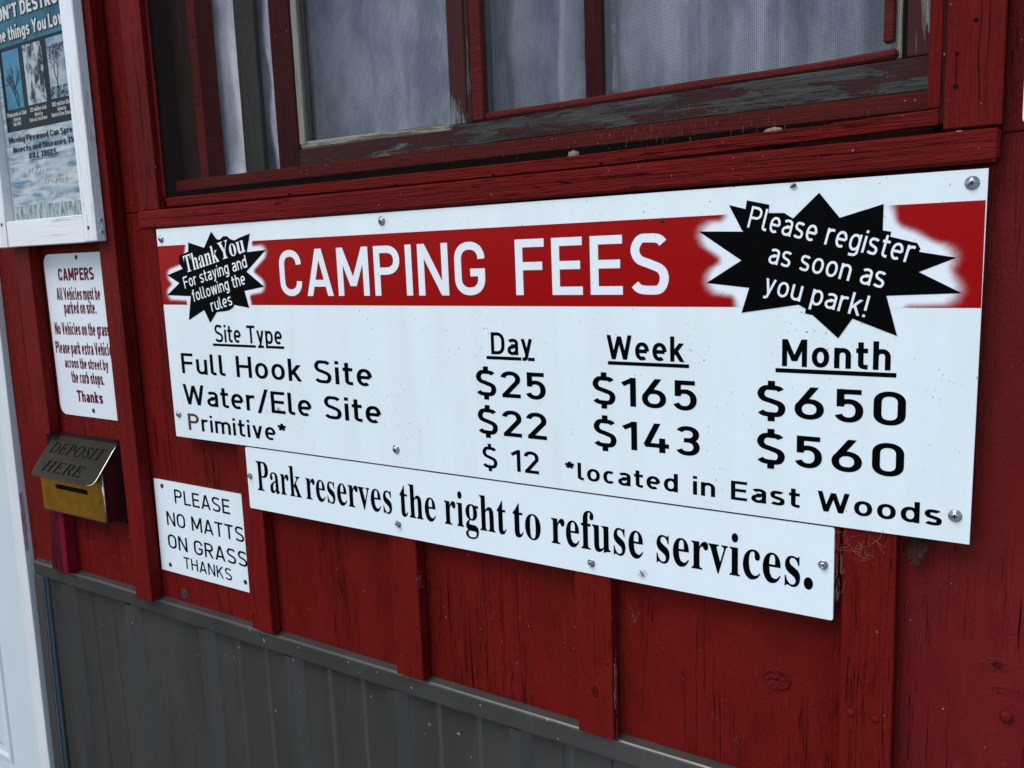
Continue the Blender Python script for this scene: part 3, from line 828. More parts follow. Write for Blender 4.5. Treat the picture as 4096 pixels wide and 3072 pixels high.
# outlines of the serif letters, as triangles: letter, advance, points, faces
FONT_B = '''P 418 15,0,15,17,36,20,52,24,62,32,69,43,73,59,75,81,75,379,73,398,69,413,62,424,51,431,36,436,16,439,16,455,214,455,265,454,306,448,336,440,357,429,375,415,390,398,400,378,407,356,409,332,404,296,390,266,367,240,334,221,292,209,242,206,182,206,182,81,183,59,187,43,194,32,205,24,221,20,242,17,242,0,182,230,201,230,231,232,255,240,272,253,283,271,290,297,292,329,290,361,285,387,275,406,261,420,241,428,216,431,204,430,195,428,189,424,185,418,183,409,182,398 14,16,15,14,17,16,14,18,17,14,19,18,14,20,19,13,20,14,12,54,13,54,20,13,12,55,54,53,20,54,11,55,12,11,56,55,53,21,20,52,21,53,11,57,56,10,57,11,10,58,57,51,21,52,10,59,58,51,22,21,9,59,10,9,60,59,50,22,51,9,41,60,8,41,9,50,23,22,49,23,50,7,41,8,49,24,23,48,24,49,48,25,24,48,26,25,47,26,48,46,26,47,46,27,26,45,27,46,45,28,27,44,28,45,44,29,28,43,29,44,42,29,43,7,42,41,7,32,42,32,29,42,32,30,29,32,31,30,7,33,32,6,33,7,6,34,33,5,34,6,5,35,34,4,35,5,4,36,35,3,36,4,3,37,36,3,38,37,2,38,3,2,39,38,1,39,2,0,39,1,0,40,39
T 423 92,0,92,17,114,19,130,23,142,31,150,42,154,59,156,81,156,433,149,433,116,430,88,420,65,403,47,380,35,352,29,318,11,318,11,455,410,455,410,317,394,317,375,382,333,420,269,433,263,433,263,81,265,58,269,41,276,30,288,23,305,19,328,17,328,0 16,13,17,13,12,17,12,11,17,11,10,17,10,9,17,9,18,17,9,24,18,24,23,18,23,22,18,22,21,18,21,19,18,8,24,9,7,24,8,7,25,24,20,19,21,16,14,13,16,15,14,6,25,7,6,26,25,5,26,6,5,27,26,4,27,5,4,28,27,3,28,4,3,29,28,2,29,3,2,30,29,1,30,2,1,31,30,0,31,1,0,32,31
Y 426 101,0,101,17,122,20,138,24,148,32,155,43,159,59,161,81,161,179,46,387,35,406,24,421,14,429,10,432,5,434,1,435,-4,436,-9,437,-13,438,-13,455,207,455,207,438,195,438,184,437,175,435,167,432,161,428,157,423,156,416,157,409,159,401,164,392,248,226,333,366,342,382,347,396,349,408,343,424,326,435,298,438,295,438,295,455,439,455,439,438,428,435,418,431,409,424,400,416,392,405,383,392,268,203,268,81,269,59,273,43,280,32,291,24,307,20,328,17,328,0 18,20,19,18,21,20,40,42,41,40,43,42,17,22,18,22,21,18,17,23,22,39,43,40,38,43,39,38,44,43,16,23,17,16,24,23,15,24,16,38,45,44,15,25,24,14,25,15,37,45,38,13,25,14,13,26,25,12,26,13,37,46,45,11,26,12,11,27,26,36,46,37,36,47,46,11,28,27,10,28,11,10,29,28,36,48,47,10,30,29,35,48,36,9,30,10,35,49,48,9,31,30,34,49,35,9,32,31,34,50,49,8,32,9,33,50,34,32,50,33,8,50,32,8,51,50,7,51,8,6,51,7,6,52,51,5,52,6,5,53,52,4,53,5,4,54,53,3,54,4,3,55,54,3,56,55,2,56,3,2,57,56,1,57,2,0,57,1,0,58,57
a 344 255,-10,226,-5,208,10,200,35,168,11,133,-4,95,-9,74,-6,55,0,40,11,29,26,22,43,20,63,25,91,39,115,63,136,98,155,143,173,199,190,199,241,197,258,193,272,187,282,177,290,164,294,148,296,123,293,109,286,104,274,105,270,108,264,113,257,119,248,122,239,123,231,121,220,117,210,110,202,100,196,90,192,77,191,64,192,54,196,45,203,38,212,34,223,33,236,35,252,40,266,49,278,62,290,77,300,95,308,115,314,137,317,162,318,205,315,239,307,263,292,280,271,290,244,293,210,293,62,293,52,294,45,295,40,297,37,300,35,304,34,309,35,314,38,320,42,329,28,306,7,281,-6,151,34,158,34,165,37,174,41,183,47,191,54,199,63,199,169,154,151,127,123,118,84,122,56,133,39 54,56,55,53,56,54,53,57,56,52,57,53,51,57,52,51,58,57,50,25,51,25,58,51,50,26,25,24,58,25,23,58,24,50,27,26,23,59,58,49,27,50,22,59,23,49,28,27,21,59,22,48,28,49,48,29,28,20,59,21,20,60,59,48,30,29,47,30,48,47,31,30,19,60,20,47,32,31,46,32,47,46,33,32,19,61,60,18,61,19,46,34,33,45,34,46,45,35,34,44,35,45,44,36,35,43,36,44,18,62,61,43,37,36,42,37,43,42,38,37,41,38,42,41,39,38,40,39,41,17,82,18,82,62,18,16,82,17,16,83,82,81,62,82,15,83,16,15,84,83,14,84,15,14,85,84,13,85,14,12,85,13,12,86,85,11,86,12,80,62,81,80,63,62,11,87,86,79,63,80,79,64,63,78,64,79,78,65,64,10,87,11,70,72,71,77,65,78,77,66,65,10,75,87,69,72,70,76,66,77,76,3,66,3,67,66,68,72,69,76,4,3,2,67,3,2,68,67,75,4,76,2,72,68,10,4,75,2,73,72,9,4,10,8,4,9,8,5,4,1,73,2,1,74,73,7,5,8,7,6,5,0,74,1
c 293 156,-10,131,-8,108,-1,87,11,67,26,51,45,38,68,28,93,21,120,19,150,22,181,29,210,40,237,55,260,74,280,96,297,120,309,146,317,175,319,204,317,230,310,250,298,265,283,274,265,277,245,276,233,272,223,266,215,258,209,248,205,236,204,214,209,201,225,196,251,196,254,196,258,197,261,197,265,197,268,197,271,194,286,185,294,169,297,138,285,118,248,112,187,115,142,123,105,137,76,156,55,178,42,204,38,227,42,250,53,271,72,285,60,248,21,205,-2 17,19,18,17,20,19,16,20,17,16,21,20,15,21,16,15,42,21,42,22,21,14,42,15,14,43,42,41,22,42,40,22,41,39,22,40,14,44,43,39,23,22,13,44,14,38,23,39,37,23,38,37,24,23,36,24,37,35,24,36,12,44,13,34,24,35,33,24,34,32,24,33,12,45,44,32,25,24,11,45,12,32,26,25,31,26,32,31,27,26,31,28,27,10,45,11,30,28,31,30,29,28,10,46,45,9,46,10,8,46,9,8,47,46,7,47,8,7,48,47,6,48,7,6,49,48,53,55,54,5,49,6,53,56,55,5,50,49,52,56,53,4,50,5,4,51,50,51,56,52,4,56,51,3,56,4,3,57,56,2,57,3,1,57,2,1,0,57
e 301 154,-10,129,-8,106,-1,85,10,66,26,50,45,37,69,27,95,21,125,19,157,21,187,28,215,38,240,51,263,68,282,87,298,109,309,132,316,157,318,193,314,224,301,249,280,268,251,279,216,283,173,283,166,117,166,127,97,154,56,199,42,225,47,248,62,270,86,285,73,248,27,205,-1,116,192,201,192,201,215,201,241,198,261,193,277,186,288,175,295,161,297,136,286,121,255,116,203 17,19,18,16,19,17,16,20,19,15,20,16,15,44,20,44,43,20,43,21,20,14,44,15,14,45,44,42,21,43,41,21,42,14,46,45,13,46,14,41,22,21,40,22,41,12,46,13,39,22,40,12,47,46,39,23,22,38,23,39,11,47,12,38,24,23,10,47,11,37,24,38,10,36,47,10,37,36,10,24,37,9,26,10,26,24,10,26,25,24,9,27,26,8,27,9,7,27,8,7,28,27,6,28,7,31,33,32,31,34,33,5,28,6,30,34,31,5,29,28,29,34,30,4,29,5,4,34,29,4,35,34,3,35,4,2,35,3,2,0,35,1,0,2
f 214 15,0,15,16,25,17,34,19,40,22,44,25,47,30,50,35,51,42,52,55,52,73,52,277,16,277,16,310,52,310,52,353,56,386,67,413,85,436,109,452,139,461,174,465,200,463,222,456,240,446,253,432,261,417,263,400,262,386,258,375,252,367,244,360,235,357,224,355,213,356,203,360,195,365,189,372,186,381,185,391,186,400,188,410,193,420,194,422,195,424,196,426,197,429,197,431,197,433,196,438,190,442,180,443,168,442,159,437,153,430,150,419,148,406,148,390,148,310,203,310,203,277,148,277,148,65,149,47,152,34,158,26,167,20,181,17,199,16,199,0 20,22,21,20,23,22,19,23,20,19,24,23,18,51,19,51,24,19,51,50,24,50,25,24,18,52,51,49,25,50,18,53,52,48,25,49,18,54,53,17,54,18,47,25,48,47,26,25,46,26,47,17,55,54,45,26,46,44,26,45,43,26,44,42,26,43,41,26,42,17,56,55,41,27,26,16,56,17,40,27,41,16,57,56,39,27,40,39,28,27,38,28,39,16,58,57,38,29,28,15,58,16,37,29,38,37,30,29,36,30,37,36,31,30,35,31,36,35,32,31,34,32,35,34,33,32,14,58,15,12,14,13,12,58,14,12,59,58,12,60,59,11,60,12,10,61,11,61,60,11,10,62,61,9,62,10,9,63,62,8,63,9,8,64,63,7,64,8,6,64,7,6,65,64,5,65,6,5,66,65,4,66,5,3,66,4,3,67,66,2,67,3,1,67,2,1,68,67,0,68,1,0,69,68
g 327 146,-140,106,-138,73,-132,48,-122,29,-108,18,-92,14,-75,20,-54,38,-38,69,-26,44,-10,29,9,24,30,26,46,32,61,42,74,57,86,77,98,102,110,58,135,31,169,22,212,24,232,30,251,40,268,53,282,69,295,88,305,109,312,132,317,157,318,183,317,208,312,233,304,317,304,317,268,268,268,281,248,289,226,291,203,290,185,285,167,276,151,264,137,250,125,234,116,215,108,194,104,172,103,167,103,162,103,157,103,152,104,147,104,142,104,131,103,121,100,112,94,106,87,102,80,101,71,105,59,119,51,141,49,175,49,208,48,236,45,259,40,277,33,292,24,303,13,310,-1,314,-18,316,-37,311,-67,296,-92,272,-113,239,-128,197,-137,157,124,172,127,183,134,190,146,195,163,198,184,199,211,198,238,195,260,190,276,183,288,172,295,157,297,143,295,132,288,124,276,118,260,115,238,114,211,115,184,118,163,124,146,132,134,143,127,161,-116,218,-111,252,-94,263,-66,262,-55,257,-47,249,-41,238,-37,223,-35,205,-34,97,-34,84,-45,76,-58,73,-73,76,-84,83,-94,95,-103,111,-111,133,-115 29,31,30,28,31,29,28,32,31,27,32,28,27,33,32,26,33,27,26,34,33,26,91,34,91,90,34,90,35,34,26,92,91,25,92,26,25,93,92,89,35,90,88,35,89,25,94,93,24,94,25,24,95,94,87,36,88,36,35,88,87,37,36,23,95,24,23,96,95,86,37,87,22,96,23,86,38,37,22,97,96,85,38,86,21,97,22,85,39,38,20,97,21,20,98,97,84,39,85,84,40,39,84,41,40,20,99,98,83,41,84,19,99,20,83,42,41,19,100,99,82,42,83,82,43,42,19,101,100,81,43,82,81,44,43,18,101,19,18,102,101,80,44,81,18,79,102,79,44,80,79,45,44,18,45,79,18,46,45,17,54,18,54,46,18,54,47,46,54,53,47,53,52,47,52,48,47,17,55,54,51,48,52,50,48,51,49,48,50,17,56,55,17,57,56,16,57,17,16,58,57,16,59,58,15,59,16,15,60,59,14,60,15,14,61,60,13,61,14,13,62,61,13,63,62,13,64,63,13,65,64,13,66,65,12,66,13,12,67,66,12,68,67,12,69,68,11,69,12,11,70,69,11,71,70,10,71,11,10,72,71,9,72,10,9,73,72,8,113,9,113,112,9,112,73,9,8,114,113,111,73,112,110,73,111,110,109,73,109,74,73,7,114,8,108,74,109,7,115,114,107,74,108,6,115,7,106,74,107,6,116,115,105,74,106,105,75,74,6,117,116,5,117,6,5,118,117,4,118,5,105,76,75,104,76,105,4,119,118,4,120,119,3,120,4,3,121,120,103,76,104,103,77,76,3,103,121,3,77,103,2,77,3,2,78,77,1,78,2,1,0,78
h 381 18,0,18,16,30,17,39,21,45,26,49,33,52,43,52,56,52,399,52,412,49,422,46,429,40,435,31,438,19,440,19,455,148,455,148,267,175,295,207,313,243,318,292,306,321,271,330,212,330,56,331,43,333,33,337,26,343,21,352,17,363,16,363,0,202,0,202,16,207,16,223,21,232,34,235,56,235,217,234,234,232,247,229,258,223,265,215,270,203,271,183,267,164,255,148,235,148,56,148,43,151,33,154,26,160,21,168,17,180,16,180,0 14,16,15,14,13,16,13,12,16,12,11,16,11,17,16,10,17,11,9,17,10,8,17,9,7,17,8,19,21,20,18,21,19,18,22,21,17,44,18,44,22,18,17,45,44,43,22,44,43,23,22,42,23,43,17,46,45,7,47,17,47,46,17,41,23,42,40,23,41,39,23,40,7,48,47,38,23,39,37,23,38,37,24,23,6,48,7,6,49,48,36,24,37,36,25,24,6,50,49,36,26,25,5,50,6,35,26,36,5,51,50,35,27,26,4,51,5,4,52,51,35,28,27,3,52,4,3,53,52,35,29,28,2,53,3,34,29,35,2,54,53,34,30,29,1,54,2,0,54,1,0,55,54,32,34,33,32,30,34,32,31,30
i 198 18,0,18,16,30,18,39,21,45,26,49,32,52,43,52,56,52,252,52,267,50,278,47,285,41,289,32,292,20,293,21,310,148,310,148,56,149,43,151,33,154,26,160,21,168,18,180,16,180,0,101,362,87,364,75,368,65,376,57,387,52,399,50,412,52,426,57,438,65,449,75,457,87,462,101,463,114,462,126,457,137,449,145,438,150,426,151,412,149,399,145,387,136,376,126,368,114,364 36,38,37,35,38,36,35,39,38,34,39,35,34,40,39,33,40,34,33,41,40,32,41,33,32,42,41,31,42,32,31,43,42,30,43,31,30,44,43,29,44,30,29,45,44,28,45,29,28,46,45,27,46,28,27,47,46,26,47,27,26,48,47,25,48,26,14,16,15,14,13,16,13,12,16,12,11,16,11,17,16,10,17,11,9,17,10,8,17,9,7,17,8,6,17,7,6,18,17,6,19,18,5,19,6,5,20,19,4,20,5,4,21,20,3,21,4,3,22,21,2,22,3,2,23,22,1,23,2,0,23,1,0,24,23
k 359 17,0,17,16,30,18,39,21,45,26,49,33,52,43,52,56,52,398,52,412,50,422,47,429,42,434,33,438,20,439,21,455,148,455,148,169,227,248,236,259,242,269,244,278,240,287,228,292,209,293,206,293,206,310,345,310,345,293,320,289,297,278,275,260,222,209,346,34,355,24,365,18,376,16,376,0,211,0,211,16,217,16,229,18,237,23,239,32,238,37,236,43,232,49,163,147,148,134,148,56,148,43,151,33,154,26,160,21,168,18,180,16,180,0 14,16,15,14,13,16,13,12,16,12,11,16,11,10,16,10,17,16,9,17,10,8,17,9,7,17,8,25,27,26,25,28,27,24,28,25,23,28,24,23,29,28,22,29,23,22,30,29,21,30,22,20,30,21,20,31,30,19,31,20,19,32,31,18,32,19,17,32,18,17,33,32,7,47,17,47,33,17,7,48,47,46,33,47,7,49,48,6,49,7,6,50,49,45,33,46,6,51,50,5,51,6,44,33,45,43,33,44,43,34,33,5,52,51,4,52,5,42,34,43,4,53,52,3,53,4,42,35,34,41,35,42,3,54,53,2,54,3,41,36,35,2,55,54,40,36,41,1,55,2,0,55,1,0,56,55,38,40,39,38,36,40,38,37,36
n 381 18,0,18,16,30,17,39,21,45,26,49,33,52,43,52,56,52,253,52,266,49,276,46,284,40,289,31,293,19,294,19,310,148,310,148,267,175,296,207,313,243,318,292,306,321,271,330,212,330,56,331,43,333,33,337,26,343,21,352,17,363,16,363,0,202,0,202,16,207,16,223,21,232,34,235,56,235,217,234,234,232,247,229,258,223,265,215,270,203,271,183,267,164,255,148,235,148,56,148,43,151,33,154,26,160,21,168,17,180,16,180,0 19,21,20,18,21,19,14,16,15,14,13,16,13,17,16,18,22,21,17,44,18,44,22,18,12,17,13,11,17,12,10,17,11,9,17,10,17,45,44,43,22,44,43,23,22,42,23,43,9,45,17,9,46,45,8,46,9,41,23,42,40,23,41,8,47,46,7,47,8,39,23,40,7,48,47,38,23,39,37,23,38,37,24,23,6,48,7,6,49,48,36,24,37,36,25,24,6,50,49,36,26,25,5,50,6,35,26,36,5,51,50,35,27,26,4,51,5,4,52,51,35,28,27,3,52,4,3,53,52,35,29,28,2,53,3,34,29,35,2,54,53,34,30,29,1,54,2,0,54,1,0,55,54,32,34,33,32,30,34,32,31,30
o 336 169,-10,140,-8,114,-1,90,11,69,27,52,47,38,70,27,96,21,124,19,154,21,184,27,213,38,239,52,262,69,281,90,297,114,309,140,316,168,318,196,316,222,309,245,298,266,282,283,263,298,240,308,214,315,185,317,154,315,123,308,94,298,69,284,46,266,26,245,11,222,-1,197,-8,169,11,186,14,199,24,209,39,212,50,215,64,217,81,219,102,219,126,220,154,218,206,214,245,208,271,198,286,185,296,169,299,151,296,138,286,128,271,122,245,118,206,117,154,117,127,118,103,120,82,122,64,125,50,128,39,138,24,152,14 17,19,18,17,20,19,16,20,17,16,21,20,15,51,16,51,21,16,15,52,51,50,21,51,50,22,21,14,52,15,14,53,52,49,22,50,14,54,53,48,22,49,48,23,22,13,54,14,13,55,54,47,23,48,47,24,23,12,55,13,46,24,47,12,56,55,46,25,24,11,56,12,46,26,25,10,56,11,45,26,46,10,57,56,45,27,26,9,57,10,9,58,57,8,58,9,44,27,45,44,28,27,8,59,58,43,28,44,7,59,8,43,29,28,7,60,59,42,29,43,6,60,7,42,30,29,6,61,60,41,30,42,5,61,6,41,31,30,5,62,61,40,31,41,5,63,62,39,31,40,4,63,5,39,32,31,4,64,63,38,32,39,3,64,4,38,33,32,37,33,38,3,65,64,36,33,37,3,36,65,2,36,3,2,33,36,2,34,33,1,34,2,1,35,34,0,35,1
r 287 18,0,18,16,30,18,39,21,45,26,49,32,52,43,52,56,52,252,52,267,50,278,46,285,41,289,32,292,20,293,21,310,146,310,146,252,158,272,172,288,187,301,203,311,218,316,233,318,250,317,264,312,275,304,283,293,288,281,289,266,288,254,284,243,278,234,270,228,260,224,248,222,237,223,229,226,222,231,217,237,212,243,207,250,202,255,196,259,189,260,179,258,171,252,162,241,155,228,151,211,149,192,149,56,150,42,153,32,159,25,167,21,180,18,197,16,197,0 22,24,23,22,25,24,21,25,22,21,26,25,20,26,21,14,16,15,14,13,16,13,12,16,12,17,16,20,27,26,19,27,20,19,28,27,11,17,12,18,28,19,10,17,11,18,29,28,9,17,10,17,44,18,44,29,18,8,17,9,44,30,29,17,45,44,43,30,44,42,30,43,17,46,45,41,30,42,41,31,30,7,17,8,7,47,17,47,46,17,40,31,41,40,32,31,39,32,40,7,48,47,38,32,39,38,33,32,37,33,38,7,49,48,37,34,33,36,34,37,36,35,34,7,50,49,7,51,50,6,51,7,6,52,51,5,52,6,5,53,52,4,53,5,4,54,53,3,54,4,3,55,54,2,55,3,2,56,55,1,56,2,1,57,56,0,57,1,0,58,57
s 288 151,-10,132,-8,111,-3,87,6,82,8,78,8,73,9,64,7,56,1,51,-9,36,-9,36,105,53,105,61,79,72,57,87,39,103,26,121,17,140,15,156,16,168,20,179,27,186,35,191,46,192,58,188,76,176,92,156,105,107,130,85,142,68,155,54,169,45,185,39,202,37,220,40,247,49,270,65,291,86,306,111,316,141,319,149,319,157,318,166,316,176,314,187,311,199,308,201,307,204,307,206,306,209,305,211,305,213,305,220,306,226,311,230,319,244,319,244,222,228,222,220,244,209,262,196,277,182,288,166,294,149,296,136,295,125,292,116,286,110,278,106,269,105,259,106,249,109,240,115,232,123,225,134,218,146,212,191,189,212,178,229,165,241,151,250,136,255,117,257,95,254,65,244,39,228,18,206,2,181,-7 39,41,40,54,56,55,54,57,56,39,42,41,39,43,42,39,44,43,38,44,39,38,45,44,53,57,54,38,46,45,38,47,46,38,48,47,38,49,48,37,49,38,52,57,53,37,50,49,37,51,50,37,52,51,37,64,52,64,63,52,63,62,52,62,61,52,61,60,52,60,57,52,37,65,64,37,66,65,37,67,66,36,67,37,36,68,67,36,69,68,35,69,36,35,70,69,59,57,60,35,71,70,35,72,71,34,72,35,58,57,59,34,73,72,34,74,73,34,75,74,33,75,34,33,76,75,33,77,76,32,77,33,32,78,77,31,78,32,31,79,78,30,79,31,30,80,79,29,80,30,29,81,80,28,81,29,28,82,81,27,82,28,27,83,82,10,12,11,10,13,12,26,83,27,26,84,83,25,84,26,10,14,13,24,84,25,24,85,84,23,85,24,10,15,14,22,85,23,22,86,85,10,7,15,7,16,15,21,86,22,20,86,21,7,6,16,6,17,16,19,86,20,19,87,86,6,18,17,18,87,19,6,87,18,5,87,6,4,87,5,3,87,4,10,8,7,2,87,3,2,88,87,10,9,8,1,88,2,1,0,88
t 228 124,-9,99,-7,80,-1,66,10,56,26,50,46,48,71,48,279,20,279,20,300,46,324,68,347,88,369,105,389,118,407,129,424,144,424,144,310,208,310,208,279,144,279,144,82,145,69,147,59,149,51,154,45,160,41,168,40,183,44,195,56,206,75,222,66,198,24,165,-1 14,16,15,14,17,16,13,17,14,12,17,13,11,17,12,10,17,11,9,17,10,9,18,17,9,19,18,8,19,9,7,19,8,6,20,7,20,19,7,6,21,20,6,22,21,29,31,30,5,22,6,5,23,22,29,32,31,5,24,23,28,32,29,5,25,24,4,25,5,4,26,25,27,32,28,4,27,26,4,32,27,3,32,4,3,33,32,2,33,3,1,33,2,1,0,33
u 375 131,-10,103,-7,81,2,65,17,54,38,48,65,46,97,46,248,45,262,43,274,39,282,33,289,24,293,11,294,11,310,142,310,142,74,143,63,146,54,151,46,158,40,166,37,177,36,196,39,213,49,228,66,228,248,228,263,225,275,221,283,214,289,204,293,189,294,189,310,324,310,324,70,325,56,327,46,331,39,338,34,347,31,360,30,360,13,321,10,277,3,228,-10,228,40,216,26,202,13,186,3,169,-4,150,-9 13,15,14,13,12,15,12,11,15,11,10,15,10,16,15,32,34,33,32,31,34,31,30,34,30,29,34,29,28,34,28,35,34,9,16,10,27,35,28,8,16,9,26,35,27,7,16,8,6,16,7,25,35,26,5,16,6,5,17,16,25,36,35,24,36,25,4,17,5,4,18,17,24,37,36,4,19,18,23,37,24,4,20,19,23,46,37,46,38,37,23,47,46,45,38,46,4,21,20,22,47,23,45,39,38,3,21,4,3,22,21,3,47,22,45,40,39,45,41,40,45,44,41,44,43,41,43,42,41,3,48,47,2,48,3,2,49,48,2,50,49,1,50,2,1,51,50,0,51,1
v 306 142,-10,38,248,33,261,27,272,22,281,16,288,8,292,-3,293,-3,310,164,310,164,294,156,294,141,292,132,286,129,276,129,273,130,271,130,268,185,122,236,253,239,261,241,267,241,272,237,284,224,292,203,294,203,310,305,310,305,295,294,291,284,286,278,279,272,269,266,258,260,243,160,-10 7,9,8,7,11,9,11,10,9,25,27,26,25,28,27,25,29,28,7,12,11,24,29,25,6,12,7,6,13,12,5,13,6,23,29,24,23,30,29,4,13,5,4,14,13,23,31,30,22,31,23,3,14,4,22,32,31,3,15,14,3,16,15,2,16,3,21,32,22,2,17,16,21,33,32,2,18,17,20,33,21,1,18,2,19,33,20,19,34,33,18,34,19,0,18,1,18,35,34,0,35,18'''
